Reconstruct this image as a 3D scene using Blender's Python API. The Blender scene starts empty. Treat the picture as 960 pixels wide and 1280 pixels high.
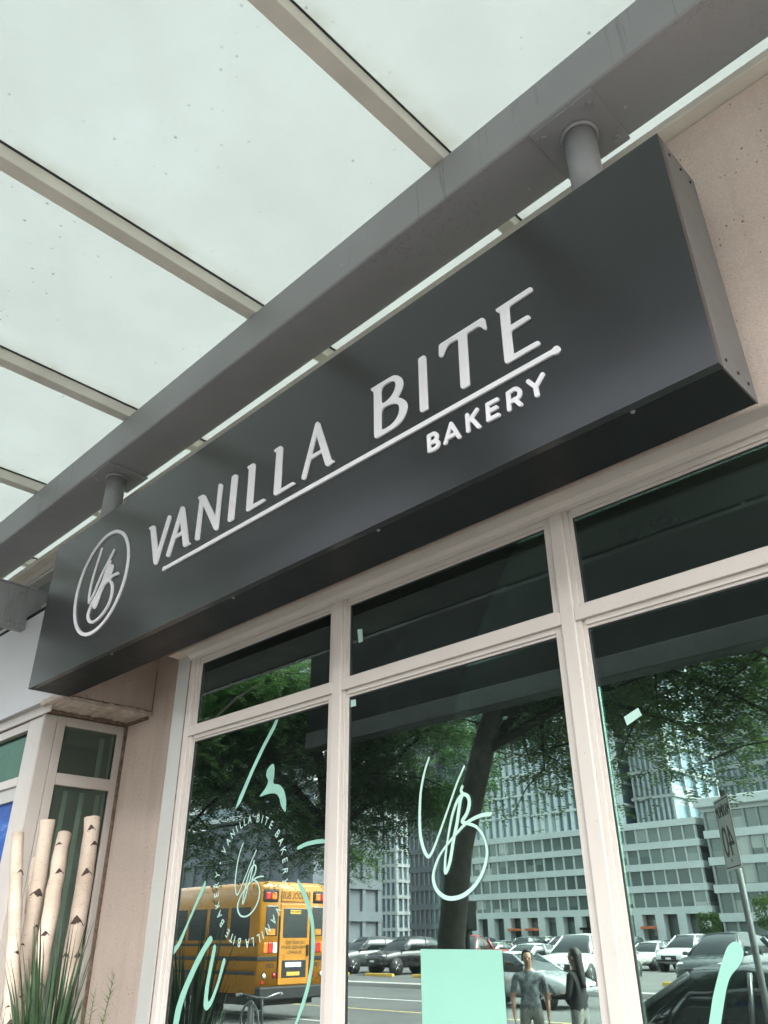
import bpy, bmesh, math, random
import numpy as np
from mathutils import Vector, Matrix

C = bpy.context.scene
COL = C.collection
R_ = math.radians
rnd = random.Random(7)

# ------------------------------------------------------------------ camera
cam_d = bpy.data.cameras.new("camera")
cam = bpy.data.objects.new("camera", cam_d)
COL.objects.link(cam)
RM = Matrix(((0.70938707, 0.34239749, 0.61606326),
             (0.70478546, -0.33605865, -0.62477359),
             (-0.00688753, 0.87739874, -0.47971243)))
cam.matrix_world = Matrix.Translation((0.0, -2.5, 1.70)) @ RM.to_4x4()
cam_d.sensor_fit = 'AUTO'
cam_d.sensor_width = 36.0
cam_d.lens = 977.0 / 1280.0 * 36.0
cam_d.clip_start = 0.05
cam_d.clip_end = 3000
C.camera = cam
C.render.resolution_x, C.render.resolution_y = 768, 1024

# ------------------------------------------------------------------ sky, sun, exposure
SUN_EL, SUN_AZ = 50.0, 122.0      # soft sun behind cloud, over the street
w = bpy.data.worlds.new("World")
C.world = w
w.use_nodes = True
nt = w.node_tree
nt.nodes.clear()
sky = nt.nodes.new("ShaderNodeTexSky")
sky.sky_type = 'NISHITA'
sky.sun_disc = False
sky.sun_elevation = R_(SUN_EL)
sky.sun_rotation = R_(SUN_AZ)
sky.air_density = 1.0
sky.dust_density = 4.0
sky.ozone_density = 1.0
hs = nt.nodes.new("ShaderNodeHueSaturation")
hs.inputs['Saturation'].default_value = 0.22     # overcast: nearly grey
bg = nt.nodes.new("ShaderNodeBackground")
bg.inputs['Strength'].default_value = 0.15
wo = nt.nodes.new("ShaderNodeOutputWorld")
nt.links.new(sky.outputs[0], hs.inputs['Color'])
nt.links.new(hs.outputs[0], bg.inputs['Color'])
nt.links.new(bg.outputs[0], wo.inputs['Surface'])
sd = bpy.data.lights.new("sun", 'SUN')
sd.energy = 1.2
sd.angle = R_(45)
sd.color = (1.0, 0.96, 0.9)
so = bpy.data.objects.new("sun", sd)
COL.objects.link(so)
# direction towards the sun: azimuth measured like the sky texture (rotation about Z from +Y, clockwise)
az = R_(SUN_AZ)
dv = Vector((math.sin(az) * math.cos(R_(SUN_EL)), math.cos(az) * math.cos(R_(SUN_EL)), math.sin(R_(SUN_EL))))
so.rotation_euler = dv.to_track_quat('Z', 'Y').to_euler()
C.view_settings.view_transform = 'Standard'
C.view_settings.look = 'None'
C.view_settings.exposure = 2.95
C.view_settings.gamma = 1.0
C.cycles.use_denoising = True
C.cycles.max_bounces = 10
C.cycles.diffuse_bounces = 5
C.cycles.glossy_bounces = 5
C.cycles.transmission_bounces = 8
C.cycles.transparent_max_bounces = 12
C.cycles.sample_clamp_indirect = 6.0
C.cycles.caustics_reflective = False
C.cycles.caustics_refractive = False

# ------------------------------------------------------------------ materials
def newmat(name):
    m = bpy.data.materials.new(name)
    m.use_nodes = True
    n = m.node_tree
    b = n.nodes.get('Principled BSDF')
    return m, n, b

def coords(n, scale=1.0, obj=False):
    tc = n.nodes.new('ShaderNodeNewGeometry')
    mp = n.nodes.new('ShaderNodeMapping')
    if isinstance(scale, (int, float)):
        scale = (scale,) * 3
    mp.inputs['Scale'].default_value = scale
    n.links.new(tc.outputs['Position'], mp.inputs['Vector'])
    return mp.outputs[0]

def noise(n, scale, detail=4, rough=0.55, vec=None):
    t = n.nodes.new('ShaderNodeTexNoise')
    t.inputs['Scale'].default_value = scale
    t.inputs['Detail'].default_value = detail
    t.inputs['Roughness'].default_value = rough
    n.links.new(vec if vec is not None else coords(n), t.inputs['Vector'])
    return t.outputs['Fac']

def ramp(n, fac, stops):
    r = n.nodes.new('ShaderNodeValToRGB')
    el = r.color_ramp.elements
    while len(el) < len(stops):
        el.new(0.5)
    for e, (p, c) in zip(el, stops):
        e.position = p
        e.color = (c[0], c[1], c[2], 1) if not isinstance(c, (int, float)) else (c, c, c, 1)
    n.links.new(fac, r.inputs['Fac'])
    return r.outputs['Color']

def mixc(n, a, b, fac, mode='MIX'):
    x = n.nodes.new('ShaderNodeMix')
    x.data_type = 'RGBA'
    x.blend_type = mode
    for sock, v in ((x.inputs[6], a), (x.inputs[7], b)):
        if isinstance(v, tuple):
            sock.default_value = (v[0], v[1], v[2], 1)
        else:
            n.links.new(v, sock)
    if isinstance(fac, (int, float)):
        x.inputs[0].default_value = fac
    else:
        n.links.new(fac, x.inputs[0])
    return x.outputs[2]

def bump(n, b, height, strength, dist=0.01):
    u = n.nodes.new('ShaderNodeBump')
    u.inputs['Strength'].default_value = strength
    u.inputs['Distance'].default_value = dist
    n.links.new(height, u.inputs['Height'])
    n.links.new(u.outputs[0], b.inputs['Normal'])

def paint(name, col, rough=0.5, var=0.08, scale=6.0, metal=0.0, spec=0.5, bmp=0.0, bscale=120, coat=0.0):
    m, n, b = newmat(name)
    f = noise(n, scale, 5)
    lo = tuple(max(0, c * (1 - var)) for c in col)
    hi = tuple(min(1, c * (1 + var)) for c in col)
    n.links.new(ramp(n, f, [(0.3, lo), (0.7, hi)]), b.inputs['Base Color'])
    r = ramp(n, noise(n, scale * 2.3, 3), [(0.3, max(0.02, rough * 0.85)), (0.7, min(1, rough * 1.15))])
    n.links.new(r, b.inputs['Roughness'])
    b.inputs['Metallic'].default_value = metal
    b.inputs['Specular IOR Level'].default_value = spec
    b.inputs['Coat Weight'].default_value = coat
    b.inputs['Coat Roughness'].default_value = 0.05
    if bmp:
        bump(n, b, noise(n, bscale, 3), bmp, 0.004)
    return m

M = {}
# stucco: pinkish beige, sandy relief, sparse dark pits, faint vertical dirt
def stucco():
    m, n, b = newmat('stucco')
    base = ramp(n, noise(n, 1.7, 5, 0.6), [(0.3, (0.58, 0.48, 0.41)), (0.7, (0.66, 0.555, 0.48))])
    fine = ramp(n, noise(n, 170, 4, 0.7), [(0.3, 0.82), (0.7, 1.12)])
    c1 = mixc(n, base, fine, 1.0, 'MULTIPLY')
    v = n.nodes.new('ShaderNodeTexVoronoi')
    v.inputs['Scale'].default_value = 34
    n.links.new(coords(n, (1, 1, 0.75)), v.inputs['Vector'])
    pit = ramp(n, v.outputs['Distance'], [(0.07, 1.0), (0.17, 0.0)])
    sel = ramp(n, noise(n, 9, 2), [(0.44, 0.0), (0.58, 1.0)])
    pm = n.nodes.new('ShaderNodeMath'); pm.operation = 'MULTIPLY'
    n.links.new(pit, pm.inputs[0]); n.links.new(sel, pm.inputs[1])
    c2 = mixc(n, c1, (0.17, 0.13, 0.11), pm.outputs[0])
    dirt = ramp(n, noise(n, 1.0, 5, 0.6, coords(n, (7, 7, 0.7))), [(0.52, 0.0), (0.75, 0.35)])
    c3 = mixc(n, c2, (0.30, 0.245, 0.21), dirt)
    n.links.new(c3, b.inputs['Base Color'])
    b.inputs['Roughness'].default_value = 0.9
    b.inputs['Specular IOR Level'].default_value = 0.2
    h = n.nodes.new('ShaderNodeMath'); h.operation = 'SUBTRACT'
    n.links.new(noise(n, 140, 5, 0.7), h.inputs[0]); n.links.new(pm.outputs[0], h.inputs[1])
    bump(n, b, h.outputs[0], 0.55, 0.006)
    return m
M['stucco'] = stucco()

def frame_mat(name, col, dirtcol):
    m, n, b = newmat(name)
    base = ramp(n, noise(n, 2.5, 5), [(0.3, tuple(c * 0.94 for c in col)), (0.7, tuple(min(1, c * 1.05) for c in col))])
    d = ramp(n, noise(n, 14, 6, 0.7), [(0.60, 0.0), (0.74, 0.45)])
    c = mixc(n, base, dirtcol, d)
    sp = n.nodes.new('ShaderNodeTexVoronoi'); sp.inputs['Scale'].default_value = 23
    n.links.new(coords(n), sp.inputs['Vector'])
    s = ramp(n, sp.outputs['Distance'], [(0.03, 0.8), (0.055, 0.0)])
    c = mixc(n, c, (0.16, 0.12, 0.10), s)
    n.links.new(c, b.inputs['Base Color'])
    b.inputs['Roughness'].default_value = 0.42
    bump(n, b, noise(n, 60, 3), 0.06, 0.003)
    return m
M['frame'] = frame_mat('frame_paint', (0.475, 0.442, 0.402), (0.34, 0.32, 0.27))
M['jamb'] = frame_mat('jamb_paint', (0.37, 0.378, 0.355), (0.40, 0.36, 0.31))
M['caulk'] = paint('old_caulk', (0.16, 0.115, 0.085), 0.9, 0.5, 25)
M['gasket'] = paint('black_gasket', (0.012, 0.014, 0.014), 0.6, 0.2)
M['soffit'] = paint('weathered_edge', (0.50, 0.43, 0.36), 0.85, 0.25, 14, bmp=0.5, bscale=60)

def glass(name, tint, refl, base, slope, rough=0.0, veil=0.0):
    m, n, b = newmat(name)
    n.nodes.remove(b)
    out = n.nodes['Material Output']
    tr = n.nodes.new('ShaderNodeBsdfTransparent'); tr.inputs[0].default_value = (*tint, 1)
    gl = n.nodes.new('ShaderNodeBsdfGlossy'); gl.inputs[0].default_value = (*refl, 1); gl.inputs['Roughness'].default_value = rough
    fr = n.nodes.new('ShaderNodeFresnel'); fr.inputs['IOR'].default_value = 1.5
    ma = n.nodes.new('ShaderNodeMath'); ma.operation = 'MULTIPLY_ADD'
    ma.inputs[1].default_value = slope; ma.inputs[2].default_value = base; ma.use_clamp = True
    n.links.new(fr.outputs[0], ma.inputs[0])
    mx = n.nodes.new('ShaderNodeMixShader')
    n.links.new(ma.outputs[0], mx.inputs[0]); n.links.new(tr.outputs[0], mx.inputs[1]); n.links.new(gl.outputs[0], mx.inputs[2])
    if veil:                                 # faint dust film and wiping marks, also painting in a teal reflection haze
        dv_ = n.nodes.new('ShaderNodeBsdfDiffuse'); dv_.inputs[0].default_value = (0.55, 0.68, 0.62, 1)
        m3 = n.nodes.new('ShaderNodeMixShader')
        v_ = ramp(n, noise(n, 1.0, 5, 0.6, coords(n, (1.2, 1.2, 3.5))), [(0.35, veil * 0.6), (0.75, veil * 2.0)])
        n.links.new(v_, m3.inputs[0]); n.links.new(mx.outputs[0], m3.inputs[1]); n.links.new(dv_.outputs[0], m3.inputs[2])
        mx = m3
    n.links.new(mx.outputs[0], out.inputs['Surface'])
    return m
M['glass'] = glass('storefront_glass', (0.70, 0.82, 0.77), (0.80, 0.98, 0.91), 0.28, 1.0, veil=0.006)
M['glass_side'] = glass('side_window_glass', (0.72, 0.79, 0.74), (0.80, 1.0, 0.9), 0.02, 0.6, veil=0.05)
M['glass_front'] = glass('bay_front_glass', (0.45, 0.62, 0.55), (0.80, 1.0, 0.9), 0.01, 0.08)
def pane_glass(name, lo, mid, hi, cell):
    m, n, b = newmat(name)
    sn = n.nodes.new('ShaderNodeVectorMath'); sn.operation = 'FLOOR'
    n.links.new(coords(n, cell), sn.inputs[0])
    wn = n.nodes.new('ShaderNodeTexWhiteNoise'); n.links.new(sn.outputs[0], wn.inputs['Vector'])
    n.links.new(ramp(n, wn.outputs['Value'], [(0.0, lo), (0.55, mid), (0.82, mid), (0.95, hi)]), b.inputs['Base Color'])
    b.inputs['Roughness'].default_value = 0.12; b.inputs['Specular IOR Level'].default_value = 0.9
    return m
M['glass_far'] = pane_glass('far_window_glass', (0.08, 0.105, 0.10), (0.17, 0.21, 0.20), (0.46, 0.49, 0.46), (0.62, 0.1, 0.55))  # base colours lightened to paint in reflected sky
M['glass_blue'] = pane_glass('blue_tower_glass', (0.09, 0.15, 0.20), (0.16, 0.24, 0.29), (0.40, 0.46, 0.48), (0.55, 0.1, 0.40))
M['car_glass'] = paint('car_glass', (0.02, 0.028, 0.03), 0.06, 0.2, 2, spec=0.9)

# canopy glass: frosted, lets the daylight through; specks of dirt and grime
def canopy_glass():
    m, n, b = newmat('frosted_canopy_glass')
    n.nodes.remove(b)
    out = n.nodes['Material Output']
    v = n.nodes.new('ShaderNodeTexVoronoi'); v.inputs['Scale'].default_value = 13
    n.links.new(coords(n), v.inputs['Vector'])
    spk = ramp(n, v.outputs['Distance'], [(0.05, 1.0), (0.14, 0.0)])
    sel = ramp(n, noise(n, 2.2, 3), [(0.48, 0.0), (0.62, 0.75)])
    mm = n.nodes.new('ShaderNodeMath'); mm.operation = 'MULTIPLY'
    n.links.new(spk, mm.inputs[0]); n.links.new(sel, mm.inputs[1])
    film = ramp(n, noise(n, 1.3, 6, 0.65), [(0.35, (0.334, 0.364, 0.356)), (0.72, (0.312, 0.337, 0.328))])
    cl = ramp(n, noise(n, 38, 5, 0.75), [(0.58, 0.0), (0.80, 0.5)])
    cs = n.nodes.new('ShaderNodeMath'); cs.operation = 'MULTIPLY'
    n.links.new(cl, cs.inputs[0]); n.links.new(sel, cs.inputs[1])
    c = mixc(n, film, (0.22, 0.225, 0.205), cs.outputs[0])
    c = mixc(n, c, (0.10, 0.102, 0.092), mm.outputs[0])
    tcx = n.nodes.new('ShaderNodeSeparateXYZ'); n.links.new(n.nodes.new('ShaderNodeNewGeometry').outputs['Position'], tcx.inputs[0])
    m1 = n.nodes.new('ShaderNodeMath'); m1.operation = 'MULTIPLY_ADD'; m1.inputs[1].default_value = 1 / 1.535; m1.inputs[2].default_value = 1.62 / 1.535 + 20
    n.links.new(tcx.outputs[0], m1.inputs[0])
    m2 = n.nodes.new('ShaderNodeMath'); m2.operation = 'FRACT'; n.links.new(m1.outputs[0], m2.inputs[0])
    edge = ramp(n, m2.outputs[0], [(0.03, 0.9), (0.10, 0.0), (0.93, 0.0), (0.975, 0.6)])
    gn = ramp(n, noise(n, 5, 6, 0.7), [(0.40, 0.0), (0.68, 0.55)])
    mg = n.nodes.new('ShaderNodeMath'); mg.operation = 'MULTIPLY'
    n.links.new(edge, mg.inputs[0]); n.links.new(gn, mg.inputs[1])
    c = mixc(n, c, (0.24, 0.23, 0.19), mg.outputs[0])
    tl = n.nodes.new('ShaderNodeBsdfTranslucent')
    df = n.nodes.new('ShaderNodeBsdfDiffuse')
    n.links.new(c, tl.inputs['Color']); n.links.new(c, df.inputs['Color'])
    mx = n.nodes.new('ShaderNodeMixShader'); mx.inputs[0].default_value = 0.16
    n.links.new(tl.outputs[0], mx.inputs[1]); n.links.new(df.outputs[0], mx.inputs[2])
    n.links.new(mx.outputs[0], out.inputs['Surface'])
    return m
M['canopy_glass'] = canopy_glass()

# grey painted steel with water streaks running down the faces
def steel():
    m, n, b = newmat('grey_painted_steel')
    base = ramp(n, noise(n, 1.4, 4), [(0.3, (0.265, 0.27, 0.276)), (0.7, (0.305, 0.31, 0.316))])
    st = ramp(n, noise(n, 1.0, 3, 0.5, coords(n, (26, 26, 0.9))), [(0.585, 0.0), (0.62, 0.55), (0.66, 0.0)])
    sel = ramp(n, noise(n, 1.1, 2), [(0.48, 0.0), (0.62, 1.0)])
    mm = n.nodes.new('ShaderNodeMath'); mm.operation = 'MULTIPLY'
    n.links.new(st, mm.inputs[0]); n.links.new(sel, mm.inputs[1])
    c = mixc(n, base, (0.15, 0.145, 0.14), mm.outputs[0])
    v = n.nodes.new('ShaderNodeTexVoronoi'); v.inputs['Scale'].default_value = 6
    n.links.new(coords(n), v.inputs['Vector'])
    ch = ramp(n, v.outputs['Distance'], [(0.03, 0.5), (0.06, 0.0)])
    c = mixc(n, c, (0.5, 0.5, 0.48), ch)
    n.links.new(c, b.inputs['Base Color'])
    b.inputs['Roughness'].default_value = 0.5
    bump(n, b, noise(n, 90, 3), 0.05, 0.003)
    return m
M['steel'] = steel()
M['rafter'] = paint('cream_rafter_paint', (0.66, 0.64, 0.56), 0.6, 0.10, 3, bmp=0.05)
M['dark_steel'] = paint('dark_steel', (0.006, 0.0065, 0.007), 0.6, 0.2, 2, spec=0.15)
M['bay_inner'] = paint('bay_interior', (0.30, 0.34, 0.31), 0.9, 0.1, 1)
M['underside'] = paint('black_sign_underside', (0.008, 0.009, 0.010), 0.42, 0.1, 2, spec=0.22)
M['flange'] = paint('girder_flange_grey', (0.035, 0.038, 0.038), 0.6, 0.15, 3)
M['charcoal'] = paint('satin_charcoal_panel', (0.012, 0.014, 0.0155), 0.27, 0.06, 1.2, metal=0.0, spec=0.38, coat=0.22)
_b = M['charcoal'].node_tree.nodes['Principled BSDF']
for _l in list(_b.inputs['Roughness'].links): M['charcoal'].node_tree.links.remove(_l)
_b.inputs['Roughness'].default_value = 0.26
_b.inputs['Coat Roughness'].default_value = 0.2
M['charcoal_side'] = paint('satin_grey_return', (0.135, 0.135, 0.132), 0.45, 0.06, 1.5, metal=0.3)
M['letter'] = paint('white_letter', (0.88, 0.87, 0.90), 0.45, 0.03, 4)
M['rivet'] = paint('dark_rivet', (0.012, 0.011, 0.011), 0.5, 0.1)
M['bolt'] = paint('steel_bolt', (0.30, 0.30, 0.29), 0.45, 0.2, 20)
M['mint'] = paint('mint_vinyl', (0.215, 0.435, 0.35), 0.55, 0.03, 3, spec=0.3)
M['mint_film'] = paint('thin_mint_film', (0.24, 0.46, 0.38), 0.55, 0.25, 7, spec=0.3)
M['mint_pale'] = paint('pale_mint_vinyl', (0.38, 0.57, 0.50), 0.55, 0.03, 3, spec=0.3)
M['tape'] = paint('pale_tape', (0.34, 0.52, 0.45), 0.6, 0.05, 8)
M['panel_grey'] = paint('pale_grey_cladding', (0.52, 0.53, 0.54), 0.5, 0.05, 1.2, bmp=0.03)
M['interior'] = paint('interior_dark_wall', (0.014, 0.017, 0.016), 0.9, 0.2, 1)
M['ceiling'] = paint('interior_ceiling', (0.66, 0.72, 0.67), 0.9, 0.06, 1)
M['ceiling_lit'] = paint('lit_ceiling_edge', (0.80, 0.85, 0.81), 0.8, 0.05, 2)  # ceiling strip made paler: brightness near the window put into its colour
M['fixture'] = paint('downlight_trim', (0.30, 0.31, 0.30), 0.5, 0.05)
M['pale_bar'] = paint('pale_strip', (0.50, 0.58, 0.54), 0.8, 0.1, 6)

def birch():
    m, n, b = newmat('birch_bark')
    base = ramp(n, noise(n, 5, 5), [(0.3, (0.36, 0.29, 0.225)), (0.7, (0.50, 0.42, 0.34))])
    le = ramp(n, noise(n, 1.0, 4, 0.6, coords(n, (30, 30, 150))), [(0.60, 0.0), (0.72, 0.8)])
    c = mixc(n, base, (0.22, 0.15, 0.11), le)
    v = n.nodes.new('ShaderNodeTexVoronoi'); v.inputs['Scale'].default_value = 26
    n.links.new(coords(n, (1, 1, 1.4)), v.inputs['Vector'])
    sp = ramp(n, v.outputs['Distance'], [(0.05, 0.9), (0.12, 0.0)])
    sel = ramp(n, noise(n, 6, 2), [(0.5, 0.0), (0.6, 1.0)])
    mm = n.nodes.new('ShaderNodeMath'); mm.operation = 'MULTIPLY'
    n.links.new(sp, mm.inputs[0]); n.links.new(sel, mm.inputs[1])
    c = mixc(n, c, (0.10, 0.07, 0.055), mm.outputs[0])
    n.links.new(c, b.inputs['Base Color'])
    b.inputs['Roughness'].default_value = 0.75
    bump(n, b, noise(n, 1.0, 4, 0.6, coords(n, (25, 25, 120))), 0.3, 0.004)
    return m
M['birch'] = birch()
M['knot'] = paint('birch_knot', (0.045, 0.03, 0.024), 0.9, 0.5, 60)
M['cutwood'] = paint('cut_birch_end', (0.42, 0.29, 0.19), 0.85, 0.3, 40)
M['blade'] = paint('grass_blade_green', (0.020, 0.047, 0.016), 0.5, 0.5, 9)
M['sprig'] = paint('sprig_green', (0.10, 0.15, 0.045), 0.6, 0.4, 14)

def snake():
    m, n, b = newmat('banded_leaf')
    f = noise(n, 1.0, 4, 0.6, coords(n, (6, 6, 55)))
    n.links.new(ramp(n, f, [(0.42, (0.025, 0.065, 0.04)), (0.58, (0.12, 0.20, 0.13))]), b.inputs['Base Color'])
    b.inputs['Roughness'].default_value = 0.4
    return m
M['snake'] = snake()
M['planter'] = paint('planter_clay', (0.16, 0.15, 0.145), 0.7, 0.15, 5)
M['soil'] = paint('soil', (0.03, 0.022, 0.016), 1.0, 0.4, 40)

def poster_mat():
    m, n, b = newmat('blue_sky_poster')
    f = noise(n, 1.0, 5, 0.6, coords(n, (1.2, 1.2, 5)))
    b.inputs['Specular IOR Level'].default_value = 0.1
    n.links.new(ramp(n, f, [(0.42, (0.003, 0.035, 0.22)), (0.62, (0.01, 0.11, 0.45)), (0.8, (0.35, 0.45, 0.6))]), b.inputs['Base Color'])
    b.inputs['Roughness'].default_value = 0.5
    return m
M['poster'] = poster_mat()

def asphalt(name, c0, c1):
    m, n, b = newmat(name)
    a = ramp(n, noise(n, 0.35, 6), [(0.3, c0), (0.7, c1)])
    g = ramp(n, noise(n, 60, 3, 0.8), [(0.3, 0.75), (0.7, 1.25)])
    n.links.new(mixc(n, a, g, 1.0, 'MULTIPLY'), b.inputs['Base Color'])
    b.inputs['Roughness'].default_value = 0.9
    bump(n, b, noise(n, 90, 3), 0.3, 0.01)
    return m
M['road'] = asphalt('asphalt', (0.085, 0.088, 0.088), (0.125, 0.128, 0.126))
M['lot'] = asphalt('lot_asphalt', (0.095, 0.095, 0.092), (0.14, 0.14, 0.135))
M['pave'] = asphalt('concrete_paving', (0.085, 0.084, 0.08), (0.115, 0.113, 0.108))
M['kerb'] = asphalt('kerb_concrete', (0.36, 0.35, 0.33), (0.44, 0.43, 0.41))
M['linew'] = paint('road_line_white', (0.6, 0.6, 0.58), 0.8, 0.2, 6)
M['liney'] = paint('road_line_yellow', (0.55, 0.42, 0.18), 0.8, 0.2, 6)
M['yellow'] = paint('yellow_kerb_paint', (0.65, 0.42, 0.08), 0.7, 0.15, 6)
M['bus_yellow'] = paint('school_bus_yellow', (0.52, 0.215, 0.015), 0.3, 0.12, 1.5, coat=0.4)
M['black'] = paint('black_rubber', (0.015, 0.015, 0.016), 0.6, 0.15, 8)
M['print_black'] = paint('black_print', (0.01, 0.01, 0.01), 0.6, 0.05)
M['red_lamp'] = paint('red_lamp', (0.55, 0.012, 0.012), 0.2, 0.05, spec=0.8)
M['amber_lamp'] = paint('amber_lamp', (0.85, 0.20, 0.01), 0.2, 0.05, spec=0.8)
M['white_lamp'] = paint('clear_lamp', (0.78, 0.78, 0.74), 0.15, 0.05, spec=0.8)
M['chrome'] = paint('chrome', (0.6, 0.6, 0.6), 0.18, 0.05, metal=1.0)
M['sign_white'] = paint('sign_white', (0.75, 0.75, 0.74), 0.5, 0.04, 3)
M['galv'] = paint('galvanised_steel', (0.22, 0.23, 0.23), 0.5, 0.12, 8, metal=0.3)
M['bark'] = paint('locust_bark', (0.035, 0.030, 0.025), 0.95, 0.4, 12, bmp=0.6, bscale=30)
M['skin'] = paint('skin', (0.36, 0.20, 0.14), 0.55, 0.05, 8)
M['lips'] = paint('lips', (0.25, 0.10, 0.08), 0.5, 0.05)
M['hair_dark'] = paint('dark_hair', (0.012, 0.009, 0.008), 0.55, 0.3, 40)
M['black_cloth'] = paint('black_cloth', (0.012, 0.012, 0.013), 0.9, 0.2, 20)
M['grey_cloth'] = paint('grey_trousers', (0.22, 0.21, 0.20), 0.9, 0.15, 20)
M['print_cloth'] = paint('grey_patterned_shirt', (0.13, 0.145, 0.16), 0.9, 0.7, 12)
M['bwhite'] = paint('tower_white', (0.58, 0.62, 0.62), 0.7, 0.06, 0.2)
M['bgrey'] = paint('tower_grey', (0.16, 0.18, 0.20), 0.6, 0.12, 0.2)
M['bgrey2'] = paint('tower_mid_grey', (0.30, 0.32, 0.32), 0.7, 0.1, 0.2)
M['bbrick'] = paint('shop_brick', (0.30, 0.12, 0.08), 0.9, 0.15, 0.6)
M['awning'] = paint('awning_orange', (0.60, 0.16, 0.06), 0.8, 0.1, 1)

def leafmat(name, c0, c1):
    m, n, b = newmat(name)
    oi = n.nodes.new('ShaderNodeNewGeometry')
    f = ramp(n, oi.outputs['Random Per Island'], [(0.0, c0), (1.0, c1)])
    n.links.new(f, b.inputs['Base Color'])
    b.inputs['Roughness'].default_value = 0.55
    tl = n.nodes.new('ShaderNodeBsdfTranslucent')
    n.links.new(f, tl.inputs['Color'])
    mx = n.nodes.new('ShaderNodeMixShader'); mx.inputs[0].default_value = 0.5
    n.links.new(b.outputs[0], mx.inputs[1]); n.links.new(tl.outputs[0], mx.inputs[2])
    n.links.new(mx.outputs[0], n.nodes['Material Output'].inputs['Surface'])
    return m
M['leaf'] = leafmat('locust_leaf', (0.05, 0.11, 0.03), (0.15, 0.24, 0.07))
M['leaf_dark'] = leafmat('dense_leaf', (0.045, 0.11, 0.035), (0.12, 0.23, 0.07))

CAR = {}
for k, c in dict(white=(0.72, 0.73, 0.72), silver=(0.42, 0.44, 0.45), black=(0.015, 0.016, 0.018), grey=(0.11, 0.12, 0.125),
                 red=(0.34, 0.018, 0.02), dark=(0.035, 0.045, 0.045), beige=(0.40, 0.38, 0.33), blue=(0.04, 0.07, 0.13)).items():
    CAR[k] = paint('car_paint_' + k, c, 0.28, 0.04, 2, metal=0.25 if k in ('silver', 'grey') else 0.0, coat=0.8)

# ------------------------------------------------------------------ mesh helpers
class MB:
    """collects shapes; build() links them as one mesh object"""
    def __init__(self):
        self.v, self.f, self.s = [], [], []
    def add(self, vs, fs, smooth=False):
        o = len(self.v)
        self.v += [tuple(p) for p in vs]
        self.f += [tuple(i + o for i in f) for f in fs]
        self.s += [smooth] * len(fs)
        return self
    def box(self, x0, x1, y0, y1, z0, z1):
        vs = [(x0, y0, z0), (x1, y0, z0), (x1, y1, z0), (x0, y1, z0), (x0, y0, z1), (x1, y0, z1), (x1, y1, z1), (x0, y1, z1)]
        return self.add(vs, [(0, 3, 2, 1), (4, 5, 6, 7), (0, 1, 5, 4), (1, 2, 6, 5), (2, 3, 7, 6), (3, 0, 4, 7)])
    def obox(self, c, sx, sy, sz, rot):
        vs = []
        for z in (-1, 1):
            for x, y in ((-1, -1), (1, -1), (1, 1), (-1, 1)):
                vs.append(Vector(c) + rot @ Vector((x * sx / 2, y * sy / 2, z * sz / 2)))
        return self.add(vs, [(0, 3, 2, 1), (4, 5, 6, 7), (0, 1, 5, 4), (1, 2, 6, 5), (2, 3, 7, 6), (3, 0, 4, 7)])
    def tube(self, path, radii, n=10, cap=True, smooth=True):
        path = [Vector(p) for p in path]
        if isinstance(radii, (int, float)):
            radii = [radii] * len(path)
        vs, fs = [], []
        up = Vector((0, 0, 1))
        t0 = (path[1] - path[0]).normalized()
        nrm = t0.cross(up)
        if nrm.length < 1e-3:
            nrm = t0.cross(Vector((1, 0, 0)))
        nrm.normalize()
        for i, p in enumerate(path):
            a = path[max(0, i - 1)]; b = path[min(len(path) - 1, i + 1)]
            t = (b - a).normalized()
            nrm = (nrm - t * nrm.dot(t)).normalized()
            bn = t.cross(nrm)
            for k in range(n):
                an = 2 * math.pi * k / n
                vs.append(p + (nrm * math.cos(an) + bn * math.sin(an)) * radii[i])
        for i in range(len(path) - 1):
            for k in range(n):
                a = i * n + k; b = i * n + (k + 1) % n
                fs.append((a, b, b + n, a + n))
        if cap:
            fs.append(tuple(range(n - 1, -1, -1)))
            fs.append(tuple(range((len(path) - 1) * n, len(path) * n)))
        return self.add(vs, fs, smooth)
    def ring(self, c, axis, R, r, n=28, m=8):
        """torus"""
        axis = Vector(axis).normalized()
        u = axis.orthogonal().normalized(); w_ = axis.cross(u)
        vs, fs = [], []
        for i in range(n):
            a = 2 * math.pi * i / n
            d = u * math.cos(a) + w_ * math.sin(a)
            for k in range(m):
                b = 2 * math.pi * k / m
                vs.append(Vector(c) + d * (R + r * math.cos(b)) + axis * (r * math.sin(b)))
        for i in range(n):
            for k in range(m):
                a = i * m + k; b = i * m + (k + 1) % m
                a2 = ((i + 1) % n) * m + k; b2 = ((i + 1) % n) * m + (k + 1) % m
                fs.append((a, a2, b2, b))
        return self.add(vs, fs, True)
    def loft(self, secs, cap=True, smooth=True):
        n = len(secs[0]); vs = [p for s in secs for p in s]; fs = []
        for i in range(len(secs) - 1):
            for k in range(n):
                a = i * n + k; b = i * n + (k + 1) % n
                fs.append((a, b, b + n, a + n))
        if cap:
            fs.append(tuple(range(n - 1, -1, -1))); fs.append(tuple(range((len(secs) - 1) * n, len(secs) * n)))
        return self.add(vs, fs, smooth)
    def mesh(self, name, mat, off=(0, 0, 0)):
        me = bpy.data.meshes.new(name)
        o = Vector(off)
        me.from_pydata([tuple(Vector(p) - o) for p in self.v], [], self.f)
        me.polygons.foreach_set('use_smooth', self.s)
        me.materials.append(mat if not isinstance(mat, str) else M[mat])
        me.validate()
        me.update()
        return me
    def build(self, name, mat, parent=None, bevel=0.0, local=False, **tags):
        off = (0, 0, 0) if (parent is None or local) else world_loc(parent)
        return link(name, self.mesh(name, mat, off), parent, bevel, **tags)

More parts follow.
